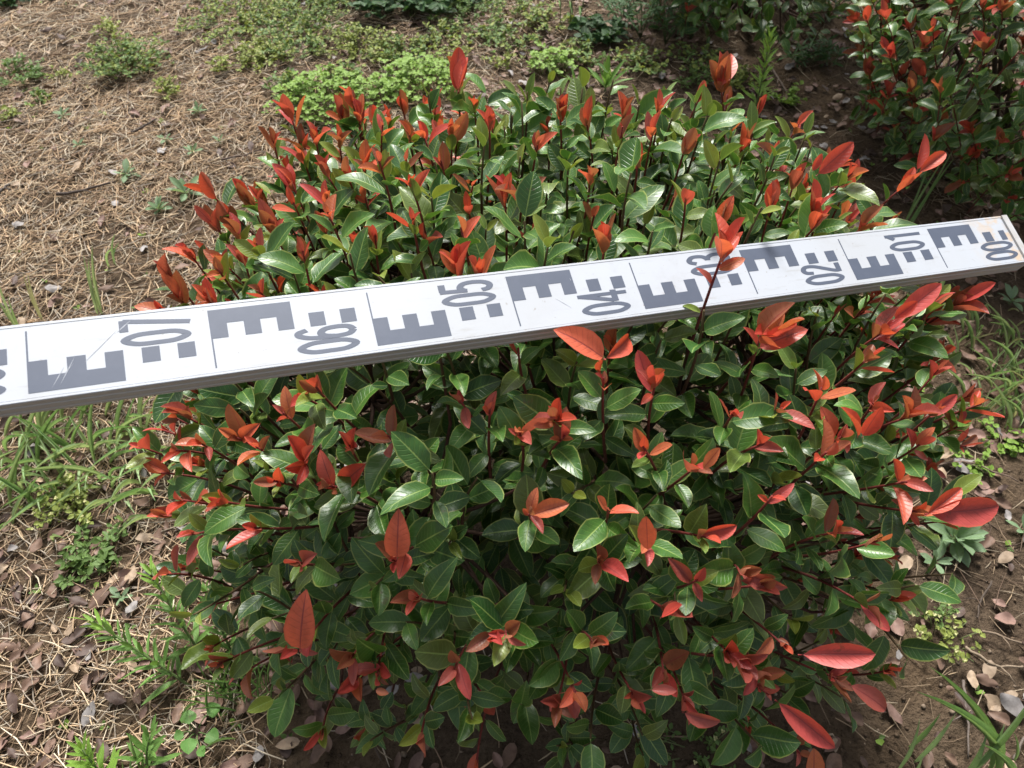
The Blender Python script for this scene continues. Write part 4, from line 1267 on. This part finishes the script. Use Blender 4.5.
for (px, py, lab) in ((225, 690, 'fine dark grass beside the narrow-leaved weeds under the shrub'), (255, 690, 'fine grass hanging under the shrub\'s lower left red leaves'), (240, 710, 'fine dark grass next to the round-leaved weed'), (275, 700, 'fine dark grass deepest under the shrub\'s lower left')):
    grass(px, py, 16, .08, .0018, lab, None, 3.2, .02, (1, 2, 3, 4), (0, 2))
clump(700, 755, .09, .04, 20, .03, 'tiny', 'small pale weed on soil under the shrub\'s front', .009, 1, 7)
# ground right
rosette(945, 548, 22, .055, 'rosette', 'grey-green many-leaved rosette weed on soil right of the shrub', (.15, 1.25))
rosette(925, 572, 7, .03, 'rosette', 'small rosette weed beside the many-leaved one', (.2, 1.0))
rosette(1016, 538, 9, .034, 'rosette', 'green rosette weed on soil beyond the many-leaved one', (.2, 1.1))
clump(935, 650, .05, .05, 22, .045, 'tinyyellow', 'wispy pale weed on soil right of the shrub\'s lower leaves', .009, 1, 6)
clump(925, 625, .035, .03, 12, .04, 'tiny', 'wispy small-leaved weed above the pale one', .008, 1, 6)
grass(905, 775, 4, .11, .0075, 'short upright grass blades on soil in front of the shrub', 80, .5, .012, (0, 1, 2), (0, 1))
grass(985, 775, 3, .19, .010, 'long arched grass blades bending over the bare soil', 150, .35, .006, (5, 4, 8), (1, 0))
grass(955, 780, 3, .15, .009, 'straight grass blades beside the long arched ones', 85, .25, .006, (0, 6, 1), (1, 0))
grass(1015, 770, 4, .08, .006, 'short grass at the edge beside the long silvery leaf', 120, .9, .012, (1, 2), (0, 1))
lab = 'loose grass tuft on the ground below the staff\'s foot end'
for (px, py, n, az, lab2) in ((1000, 330, 9, 180, 'grass tuft close below the staff\'s foot end'), (1015, 350, 9, 200, 'grass tuft right of the shrub between staff foot and pale low weed'), (985, 372, 10, 0, 'grass tuft behind the shrub\'s right outer red shoots'),
        (1010, 395, 10, 180, 'pale grass tuft beside the shrub\'s outermost red shoot'), (990, 420, 8, 90, 'short grass standing in the pale green low weed'), (1020, 425, 8, 150, 'outer grass tuft beyond the pale green low weed'), (968, 350, 7, 180, 'grass tuft just under the shrub\'s upper right leaves')):
    grass(px, py, n + 4, .12, .0038, lab2, az, 1.4, .03, (1, 2, 3, 4, 8), (0, 1, 3, 3, 4), None, .6)
clump(1000, 440, .06, .05, 22, .03, 'clover', 'pale green low weed below the grass tufts on the right', .010, 0, 6)
clump(965, 470, .05, .04, 16, .03, 'clover', 'pale low weed among the shrub\'s right outer shoots', .009, 0, 6)
rosette(1012, 300, 8, .035, 'rosette', 'green rosette weed beneath the staff\'s foot end', (.2, 1.0))
grass(905, 232, 4, .24, .006, 'tall grass blades standing behind the staff numeral 01', 60, .4, .008, (0, 6, 1), (0, 1))
grass(928, 320, 3, .2, .006, 'upright grass blades in front of the staff\'s foot end', 95, .25, .006, (0, 6), (1, 3))
rg2 = np.random.default_rng(77); A = Acc()
for _ in range(420):
    x, y = rg2.uniform(-1.5, 1.7), rg2.uniform(-.1, 2.8)
    if inbush(x, y, 1.0): continue
    b = np.array([x, y, float(gz(x, y)) + .002]); a0 = rg2.uniform(0, 6.28)
    for k in range(int(rg2.integers(2, 6))):
        a = a0 + k * 2.1; acc_leaf(A, 'tiny' if rg2.random() < .6 else 'clover', b, np.array([math.cos(a), math.sin(a), rg2.uniform(.2, .9)]), UP, rg2.uniform(.006, .013))
tag(link('seedlings', A.mesh('seedlings', M_WEED)), 'scattered tiny green seedlings all over the ground', 'seedlings', kind='stuff')
